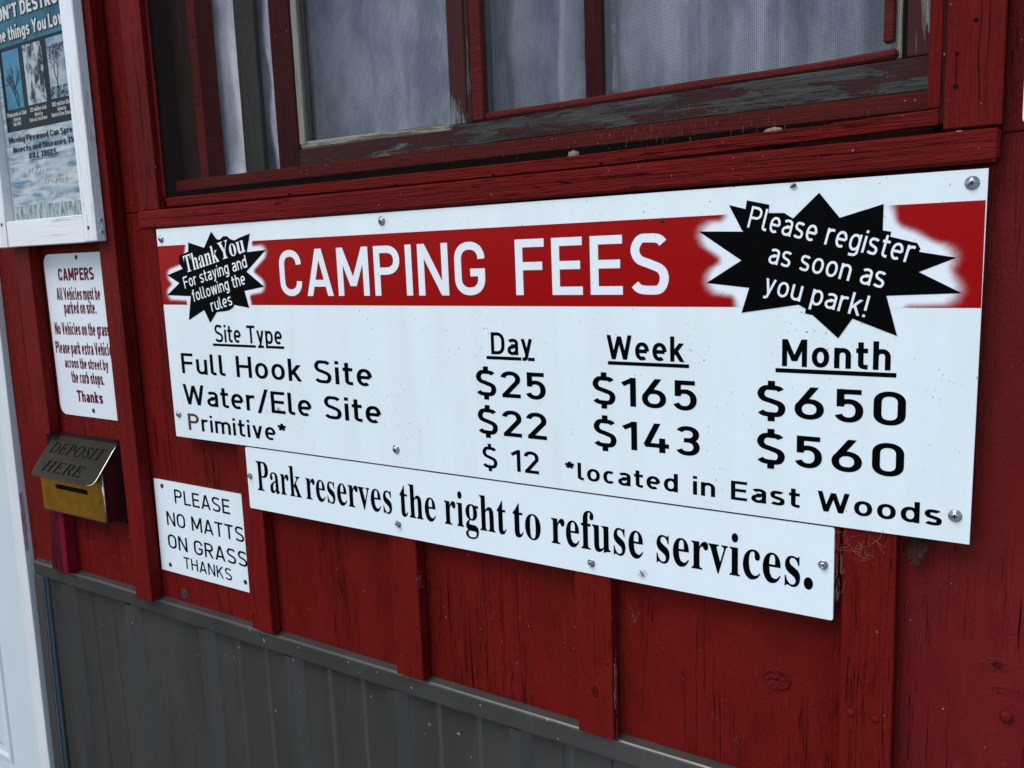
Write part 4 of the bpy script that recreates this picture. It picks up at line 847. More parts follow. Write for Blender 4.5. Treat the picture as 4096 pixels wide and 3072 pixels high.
FONT_I = '''D 507 -36,0,-32,13,-28,13,-9,15,6,19,18,26,27,36,35,52,42,73,126,385,129,399,131,410,132,419,130,429,126,437,120,443,110,447,97,450,81,451,85,465,263,465,305,462,344,454,378,442,408,424,433,402,453,375,467,344,476,310,479,272,476,236,469,202,457,169,440,137,419,108,393,82,364,58,331,38,294,22,255,10,212,2,167,0,170,22,206,25,240,32,270,44,297,60,321,80,342,103,360,130,375,158,386,189,394,221,399,254,401,287,397,334,384,373,364,403,335,425,298,438,254,443,241,442,230,441,222,439,215,435,210,430,205,423,201,414,197,402,193,387,113,89,108,72,106,59,105,49,106,40,112,33,120,28,126,27,132,25,140,24,149,23,159,22 18,20,19,18,21,20,18,22,21,18,23,22,17,23,18,16,23,17,15,60,16,60,23,16,14,61,15,61,60,15,59,23,60,14,62,61,59,24,23,14,63,62,14,64,63,58,24,59,13,64,14,13,65,64,13,66,65,12,66,13,57,24,58,57,25,24,12,67,66,11,67,12,11,68,67,10,68,11,56,25,57,56,26,25,10,69,68,9,69,10,9,70,69,8,70,9,56,27,26,55,27,56,55,28,27,54,28,55,54,29,28,53,29,54,53,30,29,52,30,53,52,31,30,51,31,52,51,32,31,50,32,51,50,33,32,49,33,50,49,34,33,48,34,49,48,35,34,47,35,48,8,71,70,47,36,35,46,36,47,7,71,8,7,72,71,45,36,46,7,73,72,45,37,36,6,73,7,6,74,73,44,37,45,6,75,74,44,38,37,5,75,6,5,76,75,43,38,44,5,77,76,5,78,77,4,78,5,4,79,78,42,38,43,4,80,79,4,81,80,4,42,81,4,38,42,4,39,38,3,39,4,2,39,3,0,2,1,0,39,2,0,40,39,0,41,40
E 454 -34,0,-30,13,-28,13,-8,15,7,19,18,25,27,36,35,52,42,73,126,385,129,399,131,410,132,419,130,429,126,437,120,443,110,447,97,450,81,451,85,465,440,465,420,364,409,364,409,367,408,386,406,401,402,414,395,423,385,431,373,436,356,439,335,441,309,442,252,442,240,442,229,441,222,439,215,436,210,432,207,426,203,418,200,409,196,396,159,260,216,260,246,262,271,267,289,275,303,288,313,305,321,326,334,326,287,161,275,161,276,170,276,179,277,187,276,201,274,211,272,220,267,226,261,231,253,234,242,236,229,237,214,237,154,237,112,83,110,76,109,69,107,62,106,56,105,51,105,47,106,39,110,33,116,28,125,26,137,24,153,24,199,24,230,25,257,28,281,34,303,42,323,53,341,67,357,84,372,105,386,128,400,128,351,0 18,20,19,18,31,20,31,30,20,30,29,20,29,28,20,28,27,20,27,26,20,26,21,20,17,31,18,16,32,17,32,31,17,15,32,16,14,34,15,34,33,15,33,32,15,14,35,34,14,36,35,14,37,36,13,37,14,13,38,37,13,39,38,12,39,13,12,40,39,11,40,12,11,41,40,25,21,26,10,41,11,10,42,41,24,21,25,9,42,10,9,43,42,23,21,24,8,43,9,22,21,23,49,51,50,49,52,51,48,52,49,47,52,48,46,52,47,45,59,46,59,58,46,58,52,46,44,61,45,61,60,45,60,59,45,8,66,43,66,44,43,66,65,44,65,64,44,64,63,44,63,62,44,62,61,44,8,67,66,57,52,58,56,52,57,55,52,56,54,52,55,53,52,54,88,90,89,88,91,90,87,91,88,86,91,87,8,68,67,8,69,68,7,69,8,7,70,69,85,91,86,7,71,70,7,72,71,84,91,85,6,72,7,6,73,72,6,74,73,83,91,84,6,75,74,5,75,6,82,91,83,5,76,75,5,77,76,81,91,82,5,78,77,4,78,5,80,91,81,4,79,78,4,80,79,4,91,80,3,91,4,2,91,3,0,2,1,0,91,2
P 403 -34,0,-30,13,-27,13,-8,15,7,19,18,25,27,35,35,51,42,73,126,385,129,398,131,410,132,419,130,430,126,438,120,443,110,447,97,450,81,451,85,465,267,465,346,453,393,418,408,361,406,335,398,311,385,289,368,270,346,253,320,240,290,230,257,224,221,222,159,222,153,221,149,219,147,214,107,64,107,62,106,59,106,55,105,52,105,49,105,46,106,34,111,26,119,20,130,17,146,14,165,13,161,0,193,242,235,246,270,257,297,275,317,299,329,329,332,364,330,389,323,410,311,425,294,436,272,442,244,445,232,444,222,441,215,438,209,431,204,420,199,405,161,263,160,260,159,256,159,253,160,249,162,246,165,244,170,243,179,243 18,20,19,18,21,20,18,63,21,63,62,21,62,22,21,17,63,18,16,63,17,15,63,16,15,64,63,15,65,64,14,65,15,61,22,62,14,66,65,13,66,14,13,67,66,60,22,61,13,68,67,12,68,13,59,22,60,12,69,68,11,69,12,59,23,22,58,23,59,10,69,11,10,70,69,9,70,10,57,23,58,8,70,9,56,23,57,56,24,23,56,25,24,55,25,56,55,26,25,54,26,55,54,27,26,53,27,54,53,28,27,8,71,70,8,72,71,52,28,53,8,73,72,52,29,28,8,74,73,8,75,74,8,76,75,51,29,52,8,35,76,35,77,76,35,78,77,35,34,78,34,51,78,34,33,51,33,29,51,33,30,29,33,31,30,33,32,31,8,36,35,8,37,36,7,37,8,7,38,37,7,39,38,7,40,39,7,41,40,7,42,41,6,42,7,6,43,42,6,44,43,5,44,6,5,45,44,5,46,45,4,46,5,4,47,46,3,47,4,3,48,47,2,48,3,2,49,48,0,2,1,0,49,2,0,50,49
O 516 200,-10,165,-8,133,-1,105,11,80,27,60,46,43,70,31,98,24,128,21,162,23,192,29,222,38,253,51,282,66,310,84,338,105,364,127,387,151,409,177,428,204,444,232,457,261,467,290,473,319,475,354,472,385,465,413,453,437,437,457,417,473,393,485,365,492,335,494,302,493,277,489,252,482,227,473,201,462,176,449,152,434,128,418,106,400,85,381,65,361,48,340,32,296,9,250,-5,201,10,224,12,246,18,268,29,288,43,308,60,327,80,345,102,361,127,375,153,388,181,398,210,407,240,413,271,417,301,418,331,416,368,407,399,393,423,373,441,349,451,320,455,296,452,272,445,248,434,225,418,203,398,182,374,163,348,146,318,130,286,120,261,112,236,106,211,101,186,98,162,97,137,100,99,109,68,125,43,145,25,171,14 23,25,24,22,25,23,22,26,25,21,26,22,21,27,26,20,69,21,69,27,21,20,70,69,68,27,69,68,28,27,20,71,70,67,28,68,20,72,71,19,72,20,66,28,67,66,29,28,19,73,72,18,73,19,65,29,66,18,74,73,65,30,29,17,74,18,64,30,65,17,75,74,64,31,30,16,75,17,16,76,75,63,31,64,63,32,31,15,76,16,15,77,76,14,77,15,63,33,32,62,33,63,14,78,77,13,78,14,62,34,33,61,34,62,13,79,78,12,79,13,61,35,34,60,35,61,12,80,79,11,80,12,60,36,35,59,36,60,11,81,80,59,37,36,10,81,11,10,82,81,58,37,59,58,38,37,9,82,10,9,83,82,57,38,58,57,39,38,8,83,9,8,84,83,56,39,57,56,40,39,8,85,84,56,41,40,7,85,8,55,41,56,55,42,41,54,42,55,7,86,85,6,86,7,54,43,42,53,43,54,5,86,6,5,87,86,53,44,43,52,44,53,52,45,44,4,87,5,4,88,87,51,45,52,51,46,45,50,46,51,3,88,4,3,89,88,49,46,50,3,48,89,48,46,49,2,48,3,2,46,48,2,47,46,1,47,2,1,0,47
S 369 153,-9,124,-7,92,-1,58,10,55,11,52,12,49,13,46,13,44,13,42,13,30,11,21,4,15,-8,3,-8,26,146,38,146,42,106,52,72,69,46,90,26,116,15,146,11,162,12,178,16,192,23,204,32,215,44,224,57,231,71,234,87,236,105,235,116,232,128,228,139,222,151,215,162,207,174,200,183,192,192,183,201,174,211,164,221,154,232,132,256,115,277,102,297,94,315,90,334,88,353,90,376,95,397,105,416,117,433,133,447,152,459,173,468,196,473,222,475,232,475,243,474,253,473,262,472,272,469,281,466,289,463,297,461,303,459,307,458,311,457,313,457,324,458,332,464,338,473,351,473,330,336,319,336,316,372,308,401,296,424,278,440,257,450,232,453,210,451,191,444,175,433,164,417,157,398,154,376,156,363,160,349,168,334,177,320,188,305,201,291,211,280,221,270,231,259,242,247,253,236,263,224,284,195,297,162,301,126,299,101,292,78,282,57,267,38,250,22,229,8,206,-1,181,-7 56,58,57,56,59,58,56,60,59,56,61,60,55,61,56,71,73,72,71,74,73,55,62,61,55,63,62,54,63,55,54,64,63,70,74,71,54,65,64,54,66,65,53,66,54,53,81,66,81,67,66,69,74,70,81,68,67,81,69,68,81,80,69,80,79,69,79,78,69,78,77,69,77,74,69,53,82,81,53,83,82,52,83,53,52,84,83,51,84,52,51,85,84,51,86,85,50,86,51,76,74,77,50,87,86,49,87,50,49,88,87,48,88,49,75,74,76,48,89,88,47,89,48,47,90,89,47,91,90,46,91,47,46,92,91,45,92,46,45,93,92,44,93,45,44,94,93,44,95,94,43,95,44,43,96,95,43,97,96,42,97,43,42,98,97,42,99,98,41,99,42,41,100,99,40,100,41,39,100,40,38,100,39,38,101,100,37,101,38,36,101,37,35,101,36,34,101,35,34,102,101,33,102,34,14,16,15,13,16,14,32,102,33,31,102,32,31,103,102,30,103,31,13,17,16,29,103,30,29,104,103,28,104,29,28,105,104,13,18,17,27,105,28,26,105,27,26,106,105,13,10,18,10,19,18,25,106,26,25,107,106,24,107,25,10,9,19,9,20,19,23,107,24,23,108,107,22,108,23,9,21,20,8,21,9,7,21,8,6,21,7,5,21,6,4,21,5,21,108,22,3,21,4,13,11,10,3,108,21,2,108,3,2,109,108,13,12,11,1,109,2,1,110,109,0,110,1
I 245 -31,0,-27,13,-24,13,-11,14,0,16,10,18,18,22,24,28,30,36,35,45,40,58,45,73,129,385,132,399,134,410,135,419,134,429,130,437,123,443,113,447,100,450,84,451,88,465,275,465,272,451,267,451,249,450,235,446,224,439,215,428,207,413,200,392,116,80,113,66,111,54,110,45,111,35,115,27,122,21,131,18,144,15,161,13,157,0 21,23,22,21,24,23,20,25,21,25,24,21,20,26,25,20,27,26,19,27,20,18,27,19,18,28,27,17,28,18,17,29,28,16,29,17,15,29,16,15,30,29,14,30,15,14,31,30,13,31,14,12,31,13,12,32,31,11,32,12,11,33,32,10,33,11,10,34,33,9,34,10,9,35,34,8,35,9,8,36,35,7,36,8,7,37,36,6,37,7,6,38,37,5,38,6,5,39,38,4,39,5,4,40,39,3,40,4,3,41,40,2,41,3,0,2,1,0,41,2,0,42,41
T 420 50,0,52,13,58,13,73,14,86,16,97,19,106,24,114,32,121,41,127,54,133,70,139,89,228,417,229,421,230,425,230,429,228,435,222,439,212,441,194,441,168,440,145,437,126,432,109,425,96,415,84,404,75,389,66,372,59,352,44,353,74,465,461,465,439,350,426,350,427,353,427,357,427,361,427,364,427,368,427,371,425,394,420,412,410,425,396,434,374,439,346,441,318,441,313,440,309,439,305,437,303,433,300,429,298,423,208,93,202,72,199,56,198,43,200,33,204,25,212,19,223,16,238,14,257,13,265,13,261,0 29,25,30,25,24,30,24,23,30,23,22,30,22,21,30,21,20,30,20,31,30,20,19,31,19,45,31,45,44,31,44,43,31,43,42,31,42,41,31,41,32,31,18,45,19,17,46,18,46,45,18,17,47,46,17,48,47,16,48,17,16,49,48,16,50,49,15,50,16,15,51,50,14,51,15,14,52,51,13,52,14,13,53,52,12,53,13,11,53,12,40,32,41,29,26,25,39,32,40,29,27,26,29,28,27,38,32,39,37,32,38,36,32,37,35,32,36,34,32,35,33,32,34,11,54,53,10,54,11,10,55,54,9,55,10,9,56,55,8,56,9,8,57,56,7,57,8,7,58,57,6,58,7,6,59,58,5,59,6,5,60,59,4,60,5,4,61,60,3,61,4,3,62,61,2,62,3,0,2,1,0,62,2,0,63,62,0,64,63
H 520 -34,0,-30,13,-28,13,-15,14,-3,16,6,18,14,22,21,28,27,36,33,45,37,58,42,73,126,385,129,399,131,410,132,419,130,429,126,437,120,443,110,447,97,450,81,451,85,465,270,465,267,451,264,451,246,450,231,446,219,439,210,428,201,412,194,390,166,285,164,280,163,275,163,271,164,267,166,264,169,262,173,260,178,259,185,259,357,259,364,260,370,260,373,262,376,264,379,268,381,274,410,385,414,398,416,410,416,419,415,429,411,437,404,443,395,447,382,450,365,451,369,465,555,465,551,451,545,451,528,450,513,446,502,439,493,428,486,413,479,392,396,80,394,73,392,66,391,60,390,54,389,49,389,45,390,35,394,27,401,21,411,18,424,15,440,13,437,0,251,0,255,13,257,13,271,14,282,16,291,18,299,22,306,28,312,36,317,45,322,58,326,73,364,212,364,214,365,216,365,217,365,219,365,221,365,222,365,227,363,230,360,232,356,233,350,233,343,234,172,234,165,233,160,233,156,231,153,229,150,225,148,220,111,80,109,73,108,66,106,60,105,54,104,49,104,45,105,35,109,27,116,21,126,18,139,15,155,13,152,0 21,23,22,21,24,23,58,60,59,58,61,60,20,25,21,25,24,21,20,26,25,57,62,58,62,61,58,57,63,62,20,27,26,57,64,63,19,27,20,56,64,57,18,27,19,55,64,56,18,28,27,55,65,64,17,28,18,54,65,55,17,29,28,54,66,65,16,29,17,53,66,54,15,29,16,52,66,53,15,30,29,52,67,66,14,30,15,51,67,52,51,68,67,14,31,30,13,31,14,50,68,51,12,31,13,49,68,50,49,69,68,12,32,31,11,32,12,48,69,49,11,33,32,11,34,33,11,35,34,47,69,48,11,36,35,46,69,47,11,37,36,45,69,46,11,38,37,44,69,45,11,39,38,43,69,44,11,112,39,112,40,39,42,102,43,102,69,43,112,41,40,112,111,41,111,110,41,110,109,41,109,42,41,109,108,42,108,107,42,107,106,42,106,105,42,105,104,42,104,103,42,103,102,42,11,113,112,101,69,102,11,114,113,100,69,101,99,69,100,11,115,114,98,69,99,97,69,98,96,69,97,95,69,96,94,69,95,11,116,115,94,70,69,11,117,116,94,71,70,10,117,11,93,71,94,10,118,117,93,72,71,10,119,118,93,73,72,9,119,10,92,73,93,9,120,119,92,74,73,9,121,120,92,75,74,8,121,9,91,75,92,8,122,121,91,76,75,7,122,8,90,76,91,7,123,122,90,77,76,6,123,7,89,77,90,6,124,123,89,78,77,5,124,6,88,78,89,5,125,124,88,79,78,4,125,5,87,79,88,4,126,125,87,80,79,3,126,4,86,80,87,3,127,126,86,81,80,2,127,3,85,81,86,0,2,1,0,127,2,0,128,127,83,85,84,83,81,85,83,82,81
R 451 -34,0,-30,13,-27,13,-8,15,8,19,19,27,28,37,36,53,42,73,126,385,129,398,131,410,132,420,130,430,126,438,120,443,110,447,97,450,81,451,85,465,281,465,325,462,360,453,388,438,407,418,419,393,423,364,408,307,364,264,289,235,351,85,361,63,371,45,381,31,392,21,404,15,419,13,422,13,418,0,314,0,221,228,206,228,195,228,185,229,176,229,167,230,160,230,152,231,114,89,110,70,107,56,106,46,107,34,111,26,118,20,127,16,139,14,154,13,162,13,158,0,202,250,245,253,281,263,309,280,330,303,342,331,347,363,336,407,304,434,251,443,241,442,232,441,224,440,218,437,213,433,209,427,205,420,201,410,197,398,158,253,165,252,172,251,179,251,186,250,194,250 18,20,19,18,21,20,18,22,21,18,23,22,17,23,18,16,23,17,15,69,16,69,23,16,14,70,15,70,69,15,68,23,69,14,71,70,14,72,71,14,73,72,68,24,23,13,73,14,13,74,73,67,24,68,13,75,74,12,75,13,12,76,75,11,76,12,11,77,76,67,25,24,11,78,77,10,78,11,66,25,67,9,78,10,9,79,78,66,26,25,8,79,9,66,27,26,65,27,66,64,27,65,64,28,27,63,28,64,62,28,63,62,29,28,61,29,62,60,29,61,8,80,79,8,47,80,47,81,80,47,82,81,47,83,82,47,84,83,47,60,84,47,29,60,47,40,29,40,30,29,8,48,47,46,40,47,45,40,46,44,40,45,43,40,44,42,40,43,41,40,42,39,30,40,8,49,48,39,31,30,7,49,8,7,50,49,39,32,31,7,51,50,6,51,7,6,52,51,39,33,32,5,52,6,5,53,52,39,34,33,4,53,5,4,54,53,39,35,34,4,55,54,3,55,4,3,56,55,39,36,35,2,56,3,2,57,56,0,2,1,0,57,2,39,37,36,39,38,37,0,58,57,0,59,58'''

# ================================================================== THE SETTING
gv, gf = [], []
mk('ground', [(-60, -60, 0), (60, -60, 0), (60, 60, 0), (-60, 60, 0)], [(0, 1, 2, 3)], mat['ground'])['kind'] = 'structure'

plank('added_path', 0.1, 9.0, -3.2, -0.45, 0.0, 0.045, mat['concrete'], 'x', None, jit=0)['kind'] = 'structure'  # invented slab out of view; its bounce brightens the skirting ribs

cabin = thing('cabin_wall', (0.6, 0, 0), 'dark red board and batten cabin wall with window and grey metal skirting', 'wall')
ZT, ZB, ZW = 2.75, 0.955, 1.688         # wall top, bottom of the boards, underside of the window opening
FB = -0.0205                            # face of the battens

# boards; those the window cuts stop at its opening
b_left = plank('board', -0.574, -0.435, 0, 0.02, ZB, ZT, mat['red_v'], 'z', cabin)
b1 = plank('board', -0.431, -0.146, 0, 0.02, ZB, ZT, mat['red_v'], 'z', cabin)
b2 = plank('board', -0.142, 0.177, 0, 0.02, ZB, ZW, mat['red_v'], 'z', cabin)
plank('board', -0.142, 0.0, 0, 0.02, ZW + .001, ZT, mat['red_v'], 'z', cabin)
b3 = plank('board', 0.181, 0.496, 0, 0.02, ZB, ZW, mat['red_v'], 'z', cabin)
b4 = plank('board', 0.500, 0.803, 0, 0.02, ZB, ZW, mat['red_v'], 'z', cabin)
b5 = plank('board', 0.807, 1.126, 0, 0.02, ZB, ZW, mat['red_v'], 'z', cabin)
b6 = plank('board', 1.130, 1.448, 0, 0.02, ZB, ZW, mat['red_rough'], 'z', cabin)
plank('board', 1.195, 1.448, 0, 0.02, ZW + .001, ZT, mat['red_rough'], 'z', cabin)
plank('board', 1.452, 1.77, 0, 0.02, ZB, ZT, mat['red_rough'], 'z', cabin)
plank('board', 1.774, 2.10, 0, 0.02, ZB, ZT, mat['red_v'], 'z', cabin)
for xa, xb in ((0.001, 0.40), (0.404, 0.80), (0.804, 1.194)):
    plank('board', xa, xb, 0, 0.02, 2.30, ZT, mat['red_v'], 'z', cabin)
plank('sheathing', -0.574, 2.10, 0.024, 0.03, 0.0, 1.6885, mat['dark_wood'], 'z', cabin, jit=0)
plank('sheathing', -0.574, 0.0, 0.024, 0.03, 1.690, ZT, mat['dark_wood'], 'z', cabin, jit=0)
plank('sheathing', 1.196, 2.10, 0.024, 0.03, 1.690, ZT, mat['dark_wood'], 'z', cabin, jit=0)
plank('sheathing', 0.001, 1.195, 0.024, 0.03, 2.29, ZT, mat['dark_wood'], 'x', cabin, jit=0)

for xa, xb in ((-2.62, -2.30), (-2.297, -1.975), (-1.972, -1.60)):        # the wall goes on beyond the door
    plank('board', xa, xb, 0, 0.02, ZB, ZT, mat['red_v'], 'z', cabin)
plank('board', -1.598, -0.577, 0, 0.02, 2.16, ZT, mat['red_v'], 'x', cabin)
plank('sheathing', -2.62, -0.576, 0.045, 0.05, 0.0, ZT, mat['dark_wood'], 'z', cabin, jit=0)
for xa in (-2.33, -2.005):
    plank('batten', xa, xa + .05, FB, -0.0020, 0.985, ZT, mat['red_bat'], 'z', cabin)

# battens over the joints
tilt1 = lean(0.022, 1.30)
plank('batten', -0.4559, -0.4035, -0.024, -0.002, 1.2735, ZT, mat['red_bat'], 'z', cabin)
lowb = plank('batten', -0.4115, -0.3915, -0.0245, -0.001, 0.986, 1.118, mat['magenta'], 'z', cabin, fn=lean(0.04, 1.09))
lowb['label'] = 'short batten below the deposit box in bright crimson'
plank('caulk_bead', -0.4500, -0.4122, -0.021, -0.001, 0.984, 1.118, mat['crimson_old'], 'z', cabin, jit=0.0015, fn=lean(0.12, 1.09))
plank('batten', -0.1642, -0.1158, -0.0265, -0.0022, 0.9825, ZT, mat['red_bat'], 'z', cabin)
bt3 = plank('batten', 0.1539, 0.2036, FB, -0.0020, 0.9885, 1.6570, mat['red_bat'], 'z', cabin)
bt4 = plank('batten', 0.4724, 0.5230, FB, -0.0020, 0.9875, 1.6570, mat['red_bat'], 'z', cabin)
bt5 = plank('batten', 0.7802, 0.8310, FB, -0.0020, 0.9855, 1.6570, mat['red_bat'], 'z', cabin)
bt6 = plank('batten', 1.1012, 1.1535, FB, -0.0020, 0.9850, 1.6570, mat['red_bat'], 'z', cabin)
plank('batten', 1.425, 1.476, FB, -0.0020, 0.985, ZT, mat['red_bat'], 'z', cabin)
plank('batten', 1.748, 1.799, FB, -0.0020, 0.985, ZT, mat['red_bat'], 'z', cabin)
plank('spacer_block', 1.060, 1.0985, -0.0200, -0.0005, 1.2770, 1.3040, mat['red_bat'], 'z', cabin, bev=.0006)
plank('spacer_block', 1.060, 1.0975, -0.0200, -0.0005, 1.2535, 1.2762, mat['red_bat'], 'z', cabin, bev=.0006)

# open checks, nail heads, knots
def check(board, x, z0, z1, w, seed, y=0.0):
    n = 26
    pts_l, pts_r = [], []
    for i in range(n + 1):
        t = i / n
        z = z0 + (z1 - z0) * t
        xx = x + noise.noise((z * 26, seed, 0)) * 0.0022 + noise.noise((z * 7, seed, 4)) * 0.003
        hw = w * (0.25 + 0.75 * abs(noise.noise((z * 40, seed, 8)) + .35)) * min(1, 6 * min(t, 1 - t) + .08)
        pts_l.append((xx - hw, y - 0.00035, z))
        pts_r.append((xx + hw, y - 0.00035, z))
    v = pts_l + pts_r
    mk('check', v, [(i, n + 1 + i, n + 2 + i, i + 1) for i in range(n)], mat['crack'], board)
check(b4, 0.6245, 0.987, 1.195, 0.0007, 3.1)
check(b4, 0.6335, 1.04, 1.19, 0.0004, 5.7)
check(b4, 0.611, 0.99, 1.15, 0.00025, 6.9)
check(b4, 0.566, 0.99, 1.12, 0.00025, 12.4)
check(b5, 0.955, 0.985, 1.14, 0.0006, 8.3)
check(b5, 0.943, 1.06, 1.20, 0.0005, 9.9)
check(b5, 0.933, 0.99, 1.17, 0.0005, 11.2)
check(b5, 0.917, 0.987, 1.10, 0.0005, 13.8)
check(b5, 0.9620, 0.985, 1.05, 0.0005, 15.1)
check(b6, 1.262, 1.19, 1.26, 0.0009, 17.7)
check(b6, 1.185, 1.02, 1.13, 0.0004, 19.2)
check(b6, 1.203, 0.99, 1.15, 0.0003, 21.2)
check(b6, 1.270, 0.99, 1.12, 0.0004, 23.5)
check(b6, 1.216, 1.20, 1.27, 0.0003, 27.0)
check(b1, -0.355, 0.99, 1.10, 0.0005, 25.5)
check(b1, -0.33, 1.0, 1.11, 0.0003, 28.5)
check(b2, -0.045, 1.22, 1.30, 0.0004, 31.5)
check(b2, -0.025, 1.215, 1.29, 0.0003, 32.5)
check(b3, 0.425, 1.05, 1.10, 0.0004, 33.5)

# seams and splits in the window casing, and splits along the sill
def split_h(parent, x0, x1, z, w, seed, y):
    n = 34
    up, dn = [], []
    for i in range(n + 1):
        t = i / n
        x = x0 + (x1 - x0) * t
        zz = z + noise.noise((x * 16, seed, 0)) * .0018
        hw = w * (0.25 + 0.75 * abs(noise.noise((x * 40, seed, 8)) + .35)) * min(1, 6 * min(t, 1 - t) + .08)
        p = bow([x, 0, zz])
        up.append((x, y, p[2] + hw))
        dn.append((x, y, p[2] - hw))
    mk('check', dn + up, [(i, i + 1, n + 2 + i, n + 1 + i) for i in range(n)], mat['crack'], parent)
def window_checks():
    split_h(sill, -.035, .30, 1.6735, .0006, 1.5, -.0281)
    split_h(sill, .22, .52, 1.6690, .0004, 2.5, -.0281)
    split_h(sill, .55, .92, 1.6745, .0004, 3.5, -.0281)
    split_h(sill, .60, .80, 1.6655, .0004, 4.5, -.0281)
    split_h(sill, .88, 1.20, 1.6700, .0005, 5.5, -.0281)
    split_h(sill, .95, 1.22, 1.6775, .0004, 6.5, -.0281)
    split_h(sill, 1.00, 1.17, 1.6640, .0004, 7.5, -.0281)
    check(cas_r, 1.2090, 1.70, 1.86, .0005, 3.3, -.0220)
    check(cas_r, 1.2168, 1.70, 1.86, .0005, 4.3, -.0220)
    check(cas_r, 1.1912, 1.731, 1.760, .0004, 5.3, -.0220)
    check(cas_l, -.012, 1.70, 1.98, .0006, 6.3, -.0220)
    check(cas_l, .003, 1.70, 1.80, .0005, 7.3, -.0220)
    check(cas_l, -.026, 1.70, 1.84, .0005, 8.3, -.0220)

def nail(x, z, y, r, parent, m=None, d=0.35):
    mb = MB()
    lathe(mb, x, y + .0003, z, [(r, 0), (r * .96, r * d), (r * .6, r * d * 1.5), (r * .2, r * d * 1.6)], 12)
    return mb.build('nail', m or mat['red_bat'], parent, True)
nail(1.1134, 1.103, FB, .0042, bt6)
nail(1.1375, 1.1021, FB, .0038, bt6)
nail(1.2547, 1.1285, 0, .0062, b6, mat['red_rough'], 0.6)
nail(0.8228, 1.0886, FB, .0032, bt5)
nail(0.5164, 1.0706, FB, .0032, bt4)
nail(0.1580, 1.0148, FB, .0034, bt3)
nail(-0.3097, 0.9990, 0, .0040, b1, mat['red_v'])

def knot(x, z, y, rx, rz, parent, m, seed, sink=0.002):
    """an irregular cracked knot, raised rim and uneven middle"""
    v, f = [(x, y - sink * .6, z)], []
    R_, A = 6, 26
    for k in range(1, R_ + 1):
        for i in range(A):
            a = 2 * math.pi * i / A
            rr = k / R_ * (1 + .22 * noise.noise((math.cos(a) * 1.4 + seed, math.sin(a) * 1.4, seed)))
            hgt = (noise.noise((rr * 3.2 * math.cos(a) + seed, rr * 3.2 * math.sin(a), 2.2)) * .9 + .45) * sink if k < R_ else -.0006
            if k == R_ - 1:
                hgt = sink * .75
            v.append((x + rx * rr * math.cos(a), y - hgt, z + rz * rr * math.sin(a)))
    for i in range(A):
        f.append((0, 1 + i, 1 + (i + 1) % A))
    for k in range(R_ - 1):
        for i in range(A):
            a, b = 1 + k * A + i, 1 + k * A + (i + 1) % A
            f.append((a, a + A, b + A, b))
    return fix_normals(mk('knot', v, f, m, parent))
mat['knot'] = paint('cracked knot paint', (0.105, 0.0055, 0.0060), 'z', 0.42, 1.0, 1.8, grain=1.5, bump_d=0.002)
knot(1.0285, 1.110, 0, .0165, .0135, b5, mat['knot'], 2.2, .0032)
knot(1.2440, 1.179, 0, .0150, .0075, b6, mat['red_rough'], 5.2, .0007)
knot(1.2560, 1.154, 0, .0170, .0060, b6, mat['red_rough'], 8.2, .0006)
knot(1.2450, 1.1795, -.0008, .0042, .0030, b6, mat['knot'], 9.1, .0016)
knot(0.8055, 1.046, FB, .0055, .0085, bt5, mat['knot'], 7.2, .0022)
knot(0.639, 1.101, 0, .013, .0045, b4, mat['red_v'], 11.0, .0018)
knot(-0.0380, 1.312, 0, .012, .011, b2, mat['red_v'], 14.0, .0012)
mb = MB()
lathe(mb, -0.0531, -0.0002, 1.0018, [(.0098, .0001), (.0090, .0007), (.0080, .0004), (.002, .0003)], 14)
kh = mb.build('knot_hole', mat['rust'], b2)

# ------------------------------------------------------------------ metal skirting
def skirt(xa, xb):
    prof = [(xa, 0.006)]
    base = 0.2230
    ks = range(-12, 20)
    pts = []
    for k in ks:
        c = base + 0.2248 * k
        pts += [(c - .020, .006), (c - .0095, -.0082), (c + .0075, -.0082), (c + .020, .006)]
        for q in (0.0755, 0.1490):
            pts += [(c + q - .009, .006), (c + q - .0035, .0030), (c + q + .0035, .0030), (c + q + .009, .006)]
    prof += [p for p in pts if xa < p[0] < xb] + [(xb, 0.006)]
    zs = [0.05 + 0.03 * i for i in range(31)]
    v = []
    for z in zs:
        for x, y in prof:
            v.append((x, y + .0007 * noise.noise((x * 5, z * 4, 3.3)), z))
    n = len(prof)
    f = [(r * n + i, r * n + i + 1, (r + 1) * n + i + 1, (r + 1) * n + i) for r in range(len(zs) - 1) for i in range(n - 1)]
    return mk('skirting_panel', v, f, mat['metal'], cabin)
skirt(-0.552, -0.0125)
skirt(-0.0119, 1.10)
skirt(1.1006, 2.10)
skirt(-2.62, -1.605)

def drip(xa, xb, dy=0.0):
    prof = [(0.004, .9872), (-.0005, .9868), (-.0095, .9838), (-.0112, .9822), (-.0118, .9800), (-.0114, .9690), (-.0112, .9560), (-.0104, .9535), (-.0070, .9528), (-.0062, .9560)]
    n = max(2, int((xb - xa) / .03))
    v, f = [], []
    for i in range(n + 1):
        x = xa + (xb - xa) * i / n
        for y, z in prof:
            v.append((x, y - dy + (.0006 * noise.noise((x * 9, z * 30, 1)) if z < .985 else 0), z + .0007 * noise.noise((x * 6, 2, 2))))
    m_ = len(prof)
    for i in range(n):
        for j in range(m_ - 1):
            f.append((i * m_ + j, (i + 1) * m_ + j, (i + 1) * m_ + j + 1, i * m_ + j + 1))
    f.append(tuple(range(m_)))
    f.append(tuple(n * m_ + j for j in range(m_ - 1, -1, -1)))
    return fix_normals(mk('drip_trim', v, f, mat['metal'], cabin))
drip(-0.554, -0.0935)
drip(-0.0965, 1.30, 0.0012)
drip(1.2975, 2.10, 0.0)
drip(-2.62, -1.605)
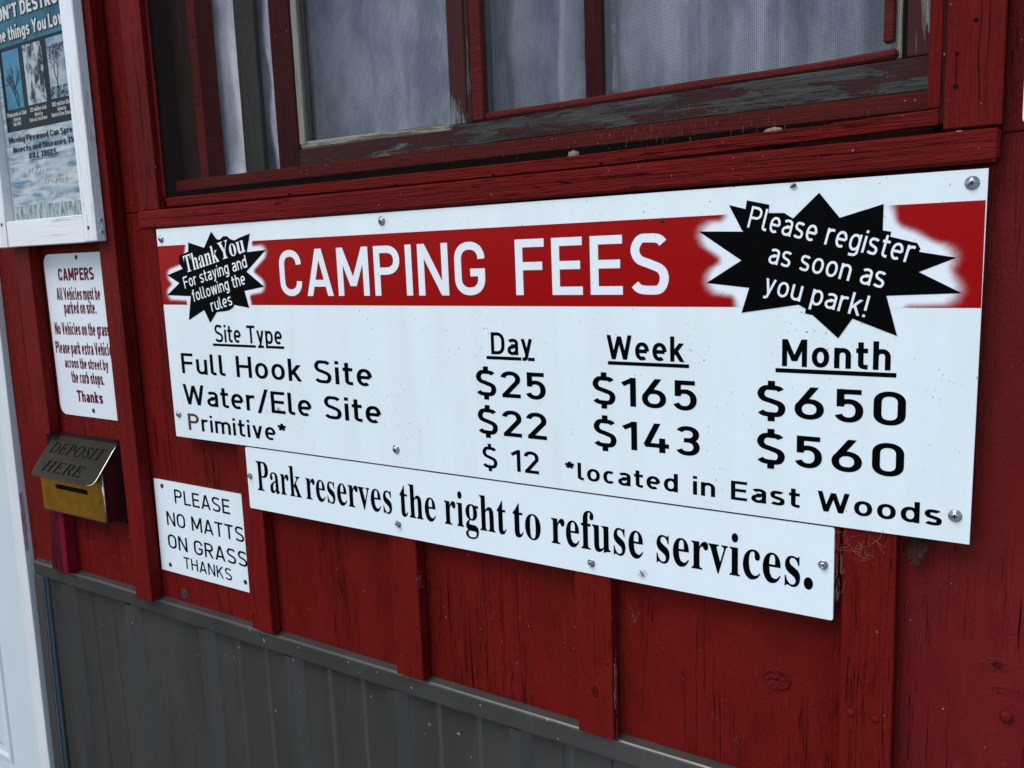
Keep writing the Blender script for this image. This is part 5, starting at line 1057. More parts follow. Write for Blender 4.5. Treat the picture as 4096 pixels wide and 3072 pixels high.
plank('corner_trim', -0.5585, -0.5290, -0.0120, -0.0104, 0.05, 0.9525, mat['metal'], 'z', cabin, fn=lean(0.030, 0.95), jit=.0002)
plank('channel_trim', -0.5400, -0.5310, -0.0028, 0.004, 0.05, 0.9525, mat['pale_tube'], 'z', cabin, fn=lean(0.030, 0.95))

# ------------------------------------------------------------------ door at the left
dl = lean(0.022, 1.30)
tr = plank('door_trim', -0.5990, -0.5748, -0.0130, 0.02, 0.02, 2.15, mat['trim_white'], 'z', cabin, fn=dl, jit=.0005)
plank('door_trim', -0.6205, -0.5994, -0.0105, 0.02, 0.02, 2.15, mat['trim_white'], 'z', cabin, fn=dl, jit=.0004)
plank('paint_smear', -0.5752, -0.57455, -0.0122, -0.004, 1.0, 1.13, mat['smear'], 'z', tr, fn=dl, jit=.0006, bev=.0001)
door = plank('door', -1.52, -0.6215, 0.0, 0.04, 0.03, 2.10, mat['door_white'], 'z', cabin, fn=dl, jit=0)
plank('door_trim', -1.585, -1.530, -0.0130, 0.02, 0.02, 2.15, mat['trim_white'], 'z', cabin, fn=dl, jit=.0005)
plank('door_trim', -1.57, -0.56, -0.0115, 0.02, 2.105, 2.155, mat['trim_white'], 'x', cabin, jit=.0005)
def door_panel(x0, x1, z0, z1):
    rings = [(0, 0.0004), (.004, -.0045), (.012, -.0050), (.020, -.0012), (.034, -.0004), (.046, -.0042), (.060, -.0046)]
    v, f = [], []
    for d, y in rings:
        v += [(x0 + d, y, z0 + d), (x1 - d, y, z0 + d), (x1 - d, y, z1 - d), (x0 + d, y, z1 - d)]
    for k in range(len(rings) - 1):
        for i in range(4):
            f.append((k * 4 + i, k * 4 + (i + 1) % 4, (k + 1) * 4 + (i + 1) % 4, (k + 1) * 4 + i))
    k = (len(rings) - 1) * 4
    f.append((k, k + 1, k + 2, k + 3))
    v = [dl(list(p)) for p in v]
    mk('door_panel', v, f, mat['door_white'], door)
door_panel(-1.42, -0.762, 0.437, 0.985)
door_panel(-1.42, -0.762, 1.09, 1.98)

# ------------------------------------------------------------------ window
def bow(p):                     # the sill and the stop above it rise slightly to the right
    x = p[0]
    p[2] += 0.0042 * max(0, (x - 0.2)) ** 1.5 - 0.001 * min(0, x - .2) * 3
    return p
cas_l = plank('window_casing', -0.0425, 0.0115, -0.0220, -0.0005, 1.6885, 2.33, mat['red_cas'], 'z', cabin)
cas_r = plank('window_casing', 1.1820, 1.2295, -0.0220, -0.0005, 1.6938, 2.33, mat['red_cas'], 'z', cabin)
plank('window_casing', 0.0120, 1.1815, -0.0220, -0.0005, 2.28, 2.33, mat['red_cas'], 'x', cabin)
sill = plank('window_sill', -0.0425, 1.2290, -0.0275, -0.0005, 1.6575, 1.6872, mat['red_h'], 'x', cabin, fn=bow, jit=.0008, bev=.003)
sill['label'] = 'rough red horizontal board under the window'

window_checks()
# the window itself: a box frame, with its stops, sashes, panes and screen as sub-parts
mb = MB()
for q in ((0.0120, 0.0178, -0.0105, 0.075, 1.700, 2.275, 'z'), (1.1690, 1.1812, -0.0105, 0.075, 1.700, 2.275, 'z'),
          (0.0120, 1.1812, 0.009, 0.075, 1.689, 1.7005, 'x'), (0.0120, 1.1812, -0.0105, 0.075, 2.2755, 2.279, 'x')):
    v, f = plank_geo(*q[:6], axis=q[6])
    mb.add(v, f)
win = fix_normals(mb.build('window', mat['brown_dark'], cabin))
plank('stop', 0.0120, 0.0180, -0.0120, -0.0107, 1.7085, 2.275, mat['red_cas'], 'z', win, bev=.0004)
plank('stop', 1.1665, 1.1785, -0.0120, -0.0030, 1.7150, 2.275, mat['red_cas'], 'z', win)
def bow2(p):
    x = p[0]
    p[2] += 0.0075 * max(0, (x - 0.75) / .42) ** 1.6 - .0012 * math.sin(max(0, min(1, x)) * math.pi)
    return p
plank('stop', 0.0185, 1.1775, -0.0120, -0.0030, 1.6920, 1.7068, mat['red_h'], 'x', win, fn=bow2, jit=.0005)
for x, z in ((.312, 1.6935), (.5168, 1.6922), (.6759, 1.6925), (.8267, 1.6940)):
    bars([(x - .0022, x + .0022, z - .0016, z + .002)], 'nail_hole', mat['black'], cabin, -0.0128)
for x, z, r in ((1.2055, 1.7856, .0022), (1.1914, 1.7592, .0018), (1.1911, 1.7310, .0022)):
    mb = MB()
    lathe(mb, x, -0.0221, z, [(r, 0), (r * .5, .0001)], 10)
    mb.build('nail_hole', mat['crack'], cabin)

plank('frame_rail', 0.0180, 1.1688, 0.0090, 0.0188, 1.7172, 1.7350, mat['maroon_h'], 'x', win)
plank('frame_stile', 0.0180, 0.0660, 0.0280, 0.060, 1.7010, 2.275, mat['brown_dark'], 'z', win)
plank('frame_stile', 0.0665, 0.0865, 0.0240, 0.060, 1.7010, 2.275, mat['maroon_h'], 'z', win)
plank('window_post', 0.1470, 0.1930, 0.0500, 0.060, 1.7010, 2.275, mat['post_grey'], 'z', win)
# left sash, set back
plank('sash_stile', 0.2415, 0.2860, 0.0360, 0.056, 1.7355, 2.275, mat['maroon_v'], 'z', win)
plank('sash_stile', 0.5765, 0.6150, 0.0365, 0.056, 1.7700, 2.275, mat['peel_low'], 'z', win)
plank('sash_rail', 0.2865, 0.6150, 0.0362, 0.056, 1.7355, 1.7625, mat['peel_rail'], 'x', win)
def wedge(p):
    t = (p[0] - .28) / .30
    p[2] -= .004 * t
    return p
plank('glazing_bead', 0.2865, 0.5764, 0.0385, 0.0498, 1.7630, 1.7748, mat['putty'], 'x', win, fn=wedge, jit=.0012, bev=.003)
plank('glazing_bead', 0.2865, 0.2995, 0.0385, 0.0498, 1.7700, 2.275, mat['wood_pale'], 'z', win, jit=.0006)
plank('glazing_bead', 0.3000, 0.3090, 0.0450, 0.0498, 1.7750, 2.275, mat['post_grey'], 'z', win)
# right sash, in front of it
plank('sash_stile', 0.5944, 0.6195, 0.0150, 0.034, 1.7640, 2.275, mat['peel_low'], 'z', win)
plank('sash_stile', 0.6198, 0.6260, 0.0165, 0.034, 1.7640, 2.275, mat['peel_v'], 'z', win, jit=.0006)
plank('glazing_bead', 0.6264, 0.6440, 0.0172, 0.0285, 1.7660, 2.275, mat['bead_red'], 'z', win, jit=.0006)
def rise(p):
    t = max(0, (p[0] - .64) / .50)
    p[2] += .0045 * t * (1 if p[2] > 1.75 else 0)
    return p
plank('sash_rail', 0.5944, 1.1660, 0.0148, 0.034, 1.7358, 1.7635, mat['peel_h'], 'x', win, fn=rise)
def rise2(p):
    t = max(0, (p[0] - .64) / .49)
    p[2] += .0035 * t + .0022 * max(0, t - .85) * 6
    return p
plank('glazing_bead', 0.6450, 1.1345, 0.0175, 0.0285, 1.7652, 1.7742, mat['bead_red'], 'x', win, fn=rise2, jit=.0008, bev=.003)
plank('sash_rail', 0.645, 1.1425, 0.0290, 0.034, 1.7640, 1.7760, mat['maroon_h'], 'x', win)
plank('sash_stile', 1.1430, 1.1662, 0.0152, 0.034, 1.7690, 2.275, mat['peel_edge'], 'z', win)
plank('sash_stile', 1.1372, 1.1424, 0.0260, 0.034, 1.7690, 2.275, mat['black'], 'z', win)  # black strip filling the gap between bead and stile
plank('glazing_bead', 1.1318, 1.1368, 0.0240, 0.034, 1.7700, 2.275, mat['wood_pale'], 'z', win)
plank('glazing_bead', 1.1215, 1.1308, 0.0165, 0.0285, 1.7860, 2.275, mat['bead_red'], 'z', win)
plank('muntin', 0.7873, 0.8110, 0.0260, 0.0335, 1.7700, 2.275, mat['maroon_v'], 'z', win, jit=.0006)
mk('pane', [(0.2990, .0502, 1.766), (0.5770, .0502, 1.762), (0.5770, .0502, 2.275), (0.2990, .0502, 2.275)], [(0, 1, 2, 3)], mat['glass'], win)
mk('pane', [(0.640, .0305, 1.766), (0.799, .0305, 1.766), (0.799, .0305, 2.275), (0.640, .0305, 2.275)], [(0, 1, 2, 3)], mat['glass'], win)
mk('pane', [(0.7992, .0305, 1.766), (1.1400, .0305, 1.770), (1.1400, .0305, 2.275), (0.7992, .0305, 2.275)], [(0, 1, 2, 3)], mat['glass'], win)

plank('glazing_bead', 0.6262, 0.6444, 0.0312, 0.0520, 1.7660, 2.275, mat['pale_green'], 'z', win)
plank('glazing_bead', 0.7890, 0.8105, 0.0340, 0.0520, 1.7660, 2.275, mat['pale_green'], 'z', win)
plank('gap_shade', 0.0670, 1.1680, 0.0200, 0.0240, 1.7006, 1.7330, mat['black'], 'x', win, jit=0)  # black strip painting in the shade of the gap under the rail

# insect screen: every wire is there
mb = MB()
P_ = 0.00205
y0 = -0.0066
r = 0.000118
x = 0.0182
while x < 1.1680:
    bend = .0006 * noise.noise((x * 7, 0, 5))
    pts = [(x + bend * k, y0 + .0012 * noise.noise((x * 3, zz * 3, 1)), zz) for k, zz in ((0, 1.7050), (1, 1.85), (.4, 2.06), (0, 2.275))]
    tube(mb, pts, r, 4)
    x += P_
z = 1.7058
while z < 2.274:
    pts = [(xx, y0 - 2 * r * .6 + .0012 * noise.noise((xx * 3, z * 3, 1)), z + .0008 * noise.noise((xx * 4, z * 4, 9))) for xx in (0.0182, .25, .5, .75, 1.0, 1.168)]
    tube(mb, pts, r, 4)
    z += P_
scr = mb.build('insect_screen', mat['wire'], win)

rnd = random.Random(11)
mb = MB()
for i in range(150):                       # dust and web threads caught in the lower part of the screen
    xx = rnd.choice((rnd.uniform(.25, 1.1), rnd.gauss(.86, .07), rnd.gauss(.95, .06)))
    zz = 1.7068 + abs(rnd.gauss(0, .022))
    if not .03 < xx < 1.15:
        continue
    ln_ = rnd.uniform(.0015, .007)
    tube(mb, [(xx, y0 - .0008, zz), (xx + rnd.uniform(-.0003, .0003), y0 - .0009, zz + ln_)], rnd.uniform(.00008, .0002), 3)
mb.build('screen_dust', mat['web'], win)['kind'] = 'stuff'

# room and curtain behind
mb = MB()
X0, X1, Y0, Y1, Z0, Z1 = -0.6, 2.1, 0.032, 1.6, 0.4, 2.74
vv = [(X0, Y0, Z0), (X1, Y0, Z0), (X1, Y1, Z0), (X0, Y1, Z0), (X0, Y0, Z1), (X1, Y0, Z1), (X1, Y1, Z1), (X0, Y1, Z1)]
mb.add(vv, [(0, 1, 2, 3), (4, 7, 6, 5), (1, 5, 6, 2), (3, 7, 4, 0)])
for a, b_, c, d in ((X0, X1, Z0, .62), (X0, X1, 2.5, Z1), (X0, -.4, .62, 2.5), (1.9, X1, .62, 2.5)):   # far wall; its wide opening is added to backlight the curtain
    mb.add([(a, Y1, c), (b_, Y1, c), (b_, Y1, d), (a, Y1, d)], [(0, 1, 2, 3)])
mb.build('interior_wall', mat['room'])['kind'] = 'structure'
plank('roof_slab', -0.6, 2.12, -0.02, 1.62, 2.752, 2.80, mat['dark_wood'], 'x', cabin, jit=0)

nx, nz = 420, 26
v, f = [], []
for j in range(nz + 1):
    z = 1.724 + (2.29 - 1.724) * j / nz
    for i in range(nx + 1):
        x = 0.072 + (1.185 - 0.072) * i / nx
        a = x * 74 + 2.1 * noise.noise((x * 6, z * 1.3, 0)) 
        fold = .0150 * math.sin(a) + .009 * noise.noise((x * 38, z * 2.2, 3)) + .006 * noise.noise((x * 70, z * 9, 7))
        amp = 0.35 if x < .24 else (0.6 if x < .62 else 1.2)
        y = .088 + amp * fold + .012 * noise.noise((x * 13, z * 12 + x * 8, 2)) - .018 * (x < .25) + .035 * math.exp(-((x - .685) / .03) ** 2) + .05 * math.exp(-((x - .33) / .05) ** 2) + .05 * max(0, min(1, (x - 1.03) / .06)) + .018 * math.exp(-((x - .985) / .018) ** 2)
        v.append((x, max(.066, y), z))
for j in range(nz):
    for i in range(nx):
        a = j * (nx + 1) + i
        f.append((a, a + 1, a + nx + 2, a + nx + 1))
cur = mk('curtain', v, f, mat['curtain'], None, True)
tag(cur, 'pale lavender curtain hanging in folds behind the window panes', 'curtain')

# ================================================================== THE BIG FEES SIGN
SB, SF = -0.0206, -0.0236           # back and front of the big signs
fees = thing('fees_sign', (0.61, SB, 1.3063), 'large white CAMPING FEES sign with red band and black starbursts', 'sign')
panel = sheet('panel', [(0.0022, 1.3063), (1.2181, 1.3058), (1.2206, 1.6568), (0.0012, 1.6566)], SF, SB, mat['sign'], fees)

STAR1 = [(.1418, 1.647), (.1535, 1.6345), (.1610, 1.6335), (.1700, 1.6385), (.1790, 1.6382), (.1860, 1.6335), (.1950, 1.6310), (.2080, 1.6350), (.2319, 1.640), (.2222, 1.6125), (.2648, 1.6146), (.2176, 1.5829), (.2549, 1.5595), (.2093, 1.5535), (.2168, 1.5274),
         (.1815, 1.5320), (.1800, 1.5285), (.1700, 1.5235), (.1560, 1.5215), (.1387, 1.5204), (.12, 1.5027), (.1076, 1.5235), (.0661, 1.5065), (.0768, 1.5458), (.0148, 1.5476), (.0502, 1.5672), (.0202, 1.5806), (.0625, 1.5905), (.0545, 1.5985), (.0560, 1.6120), (.0660, 1.6140), (.0805, 1.6174), (.0827, 1.6321), (.1215, 1.6223)]
STAR2 = [(1.0732, 1.645), (1.0933, 1.6196), (1.1334, 1.6305), (1.1332, 1.6057), (1.1407, 1.6041), (1.1401, 1.5994), (1.1639, 1.5926), (1.1668, 1.5873), (1.1656, 1.5844), (1.1976, 1.5781), (1.1661, 1.5655), (1.2033, 1.5454), (1.138, 1.5432), (1.1486, 1.5044), (1.1071, 1.5209),
         (1.0939, 1.5009), (1.0685, 1.524), (1.061, 1.5255), (1.0617, 1.5303), (1.0545, 1.5343), (.9951, 1.5258), (1.0032, 1.5519), (.9564, 1.5575), (.9947, 1.5806), (.9481, 1.6125), (.9966, 1.6104), (.9949, 1.6125), (.9813, 1.6384), (.9991, 1.6333), (1.0004, 1.6421), (1.0238, 1.6362), (1.023, 1.628), (1.0392, 1.6271), (1.048, 1.6212)]
CORE1 = [p for i, p in enumerate(STAR1) if i not in (2, 3, 4, 5, 6, 15, 16, 17, 28, 29, 30)]
CORE2 = STAR2

ZB0, ZB1 = 1.5318, 1.6288
xs = [0.0013 + (0.282 - .0013) * i / 170 for i in range(171)] + [0.5, 0.7] + [0.925 + (1.2194 - .925) * i / 178 for i in range(179)]
zs = [ZB0 + (ZB1 - ZB0) * j / 58 for j in range(59)]
v = [(x, SF - .0002, z) for z in zs for x in xs]
n = len(xs)
f = [(j * n + i, j * n + i + 1, (j + 1) * n + i + 1, (j + 1) * n + i) for j in range(len(zs) - 1) for i in range(n - 1)]
band = mk('red_band', v, f, mat['band'], fees)
ca = band.data.color_attributes.new('halo', 'FLOAT_COLOR', 'POINT')
import numpy as np
def inside(P, poly):
    q = np.array(poly)
    x1, z1 = q[:, 0], q[:, 1]
    x2, z2 = np.roll(x1, -1), np.roll(z1, -1)
    r_ = np.zeros(len(P), bool)
    for k in range(len(q)):
        c_ = (z1[k] > P[:, 1]) != (z2[k] > P[:, 1])
        r_ ^= c_ & (P[:, 0] < (x2[k] - x1[k]) * (P[:, 1] - z1[k]) / (z2[k] - z1[k] + 1e-12) + x1[k])
    return r_
PT = np.array([(q[0], q[2]) for q in v])
def glow(poly, R):
    # the printed halo is a blur of the star's own outline, cut hard to white near it
    tot, acc, N_ = 0.0, np.zeros(len(PT)), 260
    for k in range(N_):
        rr, a = math.sqrt((k + .5) / N_), k * 2.399963
        w = 1 - .55 * rr
        acc += w * inside(PT + np.array([math.cos(a), math.sin(a)]) * rr * R, poly)
        tot += w
    c_ = acc / tot
    return np.clip((c_ - .02) / .22, 0, 1)
g = np.where(PT[:, 0] < .3, glow(CORE1, .0125), glow(CORE2, .0170))
g = g * g * (3 - 2 * g)
buf = np.stack([g, g, g, np.ones_like(g)], 1).ravel().tolist()
ca.data.foreach_set('color', buf)

s1 = poly_mesh('starburst', STAR1, SF - .0005, mat['ink'], fees)
s2 = poly_mesh('starburst', STAR2, SF - .0005, mat['ink'], fees)
FBD, FIT = load_font(FONT_B), load_font(FONT_I)
YS = SF - .0005
W_ = 'ink_white'
letters(serif_text('Thank', FBD), 'lettering', mat[W_], s1, YS, (.0705, 1.5838), (.1560, 1.6002), .0270)
letters(serif_text('You', FBD), 'lettering', mat[W_], s1, YS, (.1600, 1.6020), (.2195, 1.6132), .0270)
letters(stroke_text('For staying and', .125, .12), 'lettering', mat[W_], s1, YS, (.0640, 1.5581), (.2211, 1.5897), .0190)
letters(stroke_text('following the', .125, .12), 'lettering', mat[W_], s1, YS, (.0832, 1.5366), (.2145, 1.5641), .0190)
letters(stroke_text('rules', .125, .12), 'lettering', mat[W_], s1, YS, (.1276, 1.5209), (.1790, 1.5320), .0190)
letters(stroke_text('Please register', .115, .13), 'lettering', mat[W_], s2, YS, (1.0008, 1.6146), (1.1590, 1.5738), .0222)
letters(stroke_text('as soon as', .115, .13), 'lettering', mat[W_], s2, YS, (1.0225, 1.5773), (1.1345, 1.5502), .0215)
letters(stroke_text('you park!', .115, .13), 'lettering', mat[W_], s2, YS, (1.0180, 1.5467), (1.1185, 1.5222), .0215)

letters(stroke_text('CAMPING FEES', .145, .14, .48), 'lettering', mat[W_], fees, SF - .0002, (.2912, 1.5453), (.9130, 1.5453), .0675)
lines = [('Site Type', .1287, .2850, 1.4720, .0280, .145, .11, .34, 'ink'),
         ('Full Hook Site', .0354, .4630, 1.4172, .0340, .140, .14, .36, 'ink'),
         ('Water/Ele Site', .0327, .4760, 1.3646, .0342, .140, .12, .36, 'ink'),
         ('Day', .6698, .7315, 1.4706, .0281, .15, .13, .3, 'ink'),
         ('Week', .8344, .9305, 1.4705, .0283, .155, .13, .3, 'ink'),
         ('Month', 1.0381, 1.1435, 1.4706, .0283, .165, .15, .3, 'ink'),
         ('$25', .6440, .7491, 1.4160, .0338, .150, .13, .3, 'ink'),
         ('$22', .6442, .7486, 1.3657, .0338, .150, .13, .3, 'ink'),
         ('$ 12', .6492, .7354, 1.3207, .0285, .142, .13, .42, 'ink'),
         ('$165', .8145, .9445, 1.4160, .0338, .150, .15, .3, 'ink'),
         ('$143', .8146, .9477, 1.3646, .0338, .150, .15, .3, 'ink'),
         ('$650', 1.0124, 1.1585, 1.4160, .0338, .152, .19, .3, 'ink'),
         ('$560', 1.0123, 1.1583, 1.3645, .0338, .152, .19, .3, 'ink'),
         ('*located in East Woods', .7735, 1.1936, 1.3204, .0214, .150, .14, .42, 'ink')]
for s, xa, xb, zb, cap, w, sp, wd, m in lines:
    letters(stroke_text(s, w, sp, wd), 'lettering', mat[m], fees, SF, (xa, zb), (xb, zb), cap)
# the first letter of the last row has browned
gP = stroke_text('Primitive*', .140, .13)
kP = (.2785 - .0389) / gP[1]
letters(gP, 'lettering', mat['ink'], fees, SF, (.0389, 1.3205), (.2785, 1.3205), .0284)
gp = stroke_text('P', .142, .13)
lp = letters(gp, 'lettering', mat['ink_brown'], fees, SF - .0001, (.0389, 1.3205), (.0389 + kP * gp[1], 1.3205), .0285)
lp['label'] = 'browned first letter of the last row'
bars([(.1218, .2245, 1.4655, 1.4695), (.2345, .2430, 1.4655, 1.4695), (.2515, .2883, 1.4655, 1.4695)], 'underline', mat['ink'], fees, SF)
bars([(.6621, .7150, 1.4640, 1.4682), (.7250, .7346, 1.4640, 1.4682)], 'underline', mat['ink'], fees, SF)
bars([(.8355, .9358, 1.4640, 1.4682)], 'underline', mat['ink'], fees, SF)
bars([(1.0315, 1.1490, 1.4638, 1.4683)], 'underline', mat['ink'], fees, SF)
for x, z in ((.0131, 1.6402), (.4985, 1.6458), (1.2080, 1.6448), (.0155, 1.3458), (.5003, 1.3306), (1.2050, 1.3326)):
    screw(x, z, SF, .0062, fees, mat['zinc'])

# ================================================================== THE OTHER SIGNS
park = thing('notice_sign', (0.636, SB, 1.2030), 'long white strip sign with black serif words about refusing services, under the fees sign', 'sign')
sheet('panel', rrect(.1788, 1.0938, 1.2026, 1.3036, .0025, 3), SF, SB, mat['sign_clean'], park)
for s, xa, xb in (('Park', .2002, .3018), ('reserves', .3110, .4860), ('the', .5000, .5655), ('right', .5795, .6825), ('to', .6915, .7350), ('refuse', .7495, .8768), ('services.', .8912, 1.0730)):
    letters(serif_text(s, FBD, 0.006), 'lettering', mat['ink'], park, SF, (xa, 1.2352 - .0022 * (xa - .2) / .87), (xb, 1.2352 - .0022 * (xb - .2) / .87), .0482)
for x, z in ((.186, 1.2566), (.4964, 1.2214), (.8069, 1.2167), (1.0831, 1.2624)):
    screw(x, z, SF, .0052, park, mat['zinc'], 'hex')

ms = thing('matts_sign', (0.02, 0, 1.04), 'small white square sign reading PLEASE NO MATTS ON GRASS THANKS', 'sign')
MY = -.0022
sheet('panel', [(-.1110, 1.0400), (.1500, 1.0408), (.1510, 1.2136), (-.1085, 1.2136)], MY, -.0004, mat['sign_clean'], ms)
for s, a, b, zb, cap in (('PLEASE', -.0515, .0994, 1.1745, .0260), ('NO MATTS', -.0808, .1300, 1.1296, .0264), ('ON GRASS', -.0835, .1330, 1.0862, .0268), ('THANKS', -.0425, .0890, 1.0540, .0218)):
    letters(stroke_text(s, .13, .14, .36), 'lettering', mat['ink'], ms, MY, (a, zb), (b, zb - .0004), cap)
for x, z in ((-.0853, 1.2021), (-.0837, 1.0532), (.1234, 1.0579), (.137, 1.2021)):
    screw(x, z, MY, .0044, ms, mat['rust'], 'flat')

cs = thing('campers_sign', (-.29, 0, 1.3135), 'narrow white CAMPERS parking sign with rounded corners and dark red print', 'sign')
sheet('panel', rrect(-.3935, -.1780, 1.3135, 1.6255, .020, 7), MY, -.0004, mat['sign_old'], cs)
heavy = (.19, .10, .30)
for s, a, b, zb, cap in (('CAMPERS', -.3470, -.2286, 1.5748, .0232), ('All Vehicles must be', -.3600, -.2150, 1.5378, .0238), ('parked on site.', -.3395, -.2328, 1.5120, .0238),
                         ('No Vehicles on the grass', -.3800, -.1985, 1.4712, .0240), ('Please park extra Vehicles', -.3850, -.1895, 1.4345, .0238),
                         ('across the street by', -.3590, -.2140, 1.4068, .0205), ('the curb stops.', -.3410, -.2325, 1.3782, .0235), ('Thanks', -.3290, -.2433, 1.3420, .0222)):
    letters(stroke_text(s, .205, .09, .27), 'lettering', mat['ink_maroon'], cs, MY, (a, zb), (b, zb + .0004), cap)
for x, z in ((-.2798, 1.6172), (-.2781, 1.3270)):
    screw(x, z, MY, .0046, cs, mat['rust'], 'flat')  # holes in the sign, drawn as dark flat discs

ws = thing('white_sign', (1.36, -.012, 1.694), 'plain white sign edge right of the window casing', 'sign')
sheet('panel', rrect(1.2450, 1.50, 1.6932, 1.90, .004, 3), -.0236, -.0208, mat['sign_clean'], ws)

# ================================================================== POSTER IN ITS WHITE FRAME
PF, PK = -.0455, -.0272
pf = thing('poster_frame', (-.30, PK, 1.642), 'white wooden frame holding a blue firewood poster at upper left', 'poster frame')
ZP = 2.16
plank('stile', -.1738, -.1355, PF, PK, 1.6425, ZP, mat['white_wood'], 'z', pf, bev=.0015)
plank('stile', -.4690, -.4315, PF, PK, 1.6410, ZP, mat['white_wood'], 'z', pf, bev=.0015)
plank('rail', -.4312, -.1741, PF + .0008, PK, 1.6418, 1.6896, mat['white_wood_h'], 'x', pf, bev=.0012)
plank('rail', -.4312, -.1741, PF + .0008, PK, ZP - .045, ZP, mat['white_wood_h'], 'x', pf, bev=.0012)
back = sheet('backing', [(-.4310, 1.690), (-.1742, 1.690), (-.1742, ZP - .046), (-.4310, ZP - .046)], -.0284, -.0276, mat['paper'], pf)
for x, z in ((-.1578, 1.6663), (-.4466, 1.6845)):
    mb = MB()
    lathe(mb, x, PF - .0002, z, [(.0036, 0), (.002, .0001)], 12)
    mb.build('screw_hole', mat['rust'], pf)
for z in (1.6781, 1.6583):                 # two screws in the right side of the frame
    mb = MB()
    lathe(mb, 0, 0, 0, [(.0052, 0), (.0046, .0010), (.002, .0014)], 14)
    o = MB().add([(-.1355 - p[1], -.0352 + p[0], z + p[2]) for p in mb.v], mb.f).build('screw', mat['trim_white'], pf, True)
    fix_normals(o)
    cb = MB()
    for a, b, e in ((.0006, .0028, 0), (.0028, .0006, .00008)):
        X = -.1355 + .0015 + e
        cb.add([(X, -.0352 - a, z - b), (X, -.0352 + a, z - b), (X, -.0352 + a, z + b), (X, -.0352 - a, z + b)], [(0, 1, 2, 3)])
    cb.build('cross_recess', mat['black'], o)

# the poster: a sheet that has cockled with damp, worst towards its foot
def wav(x, z):
    k = max(0.0, min(1.0, (1.875 - z) / .12))
    s = noise.noise((x * 20 + z * 26, z * 34 - x * 9, 3.1)) + .6 * noise.noise((x * 46 + z * 40, z * 60, 8.4))
    return -.0297 - .0011 * k * s - .0003 * noise.noise((x * 8, z * 5, 2))
def wsheet(name, x0, x1, z0, z1, m, parent, lift, nx=44, nz=30, edge=None):
    v, f = [], []
    for j in range(nz + 1):
        z = z0 + (z1 - z0) * j / nz
        for i in range(nx + 1):
            xa = x0 + (edge(z) if edge else 0)
            x = xa + (x1 - xa) * i / nx
            v.append((x, wav(x, z) - lift, z))
    for j in range(nz):
        for i in range(nx):
            a = j * (nx + 1) + i
            f.append((a, a + 1, a + nx + 2, a + nx + 1))
    return mk(name, v, f, m, parent, True)
def edge(z):
    return .0035 * noise.noise((z * 9, 1, 1)) + .008 * max(0, (1.76 - z) / .07)
poster = wsheet('poster', -.4270, -.1760, 1.6902, 2.112, mat['poster_sky'], pf, 0, 70, 110, edge)
wsheet('poster_picture', -.4125, -.1762, 2.003, 2.111, mat['poster_teal'], poster, .0003, 30, 14)
wsheet('poster_picture', -.4150, -.4126, 1.852, 2.111, mat['poster_teal'], poster, .0003, 3, 30)
wsheet('poster_picture', -.4124, -.1762, 1.8532, 2.0028, mat['poster_black'], poster, .0003, 30, 20)
wsheet('poster_picture', -.4130, -.1762, 1.6903, 1.7165, mat['poster_grass'], poster, .0003, 44, 10)
pics = [(-.4030, -.3450, 1.8925, 1.9957, 'photo_blue'), (-.3305, -.2685, 1.8932, 1.9970, 'photo_bark'), (-.2525, -.1850, 1.8945, 1.9973, 'photo_pale')]
pm = [wsheet('poster_picture', a, b, c, d, mat[k], poster, .0006, 12, 14) for a, b, c, d, k in pics]
wsheet('poster_picture', -.2525, -.1850, 1.8946, 1.915, mat['photo_land'], poster, .0008, 12, 6)

def pr(geo, m, p0, p1, cap, lift=.0010, slant=0.0, warp=0.0):
    o = letters(geo, 'lettering', m, poster, -.03, p0, p1, cap, 0.0, slant)
    for q in (o if isinstance(o, list) else [o]):
        w0 = WO[q]
        for vtx in q.data.vertices:
            X, Z = vtx.co.x + w0.x, vtx.co.z + w0.z
            vtx.co.y = wav(X, Z) - lift + (vtx.co.y + w0.y + .03) - w0.y
            if warp:
                vtx.co.x += warp * noise.noise((X * 30, Z * 70, 1))
                vtx.co.z += warp * noise.noise((X * 50, Z * 40, 5))
        q.data.update()
def outlined(s, p0, p1, cap, w):
    g = stroke_text(s, w, .09, .26)
    # a dark outline behind pale letters
    st = []
    x, wi = 0.0, 0
    for ch in s:
        if ch == ' ':
            x += .26
            wi += 1
            continue
        W, ss = glyph(ch, w)
        for k, (pts, closed) in enumerate(ss):
            if not closed:
                a, b = pts[0], pts[1]
                c, d = pts[-1], pts[-2]
                def ext(p, q):
                    l_ = math.hypot(p[0] - q[0], p[1] - q[1]) or 1
                    return (p[0] + (p[0] - q[0]) / l_ * .05, p[1] + (p[1] - q[1]) / l_ * .05)
                pts = [ext(a, b)] + list(pts[1:-1]) + [ext(c, d)] if len(pts) > 2 else [ext(a, b), ext(c, d)]
            v_, f_ = ribbon(pts, closed, w + .11)
            st.append(([(q[0] + x, q[1]) for q in v_], f_, k, wi))
        x += W + .09
    pr((st, g[1]), mat['poster_edge'], p0, p1, cap, .0010)
    pr(g, mat['poster_white'], p0, p1, cap, .00135)
outlined("DON'T DESTROY", (-.4230, 2.0486), (-.1780, 2.0486), .0240, .21)
outlined('the things You Love', (-.4170, 2.0120), (-.1785, 2.0125), .0232, .19)
PW = mat['poster_white']
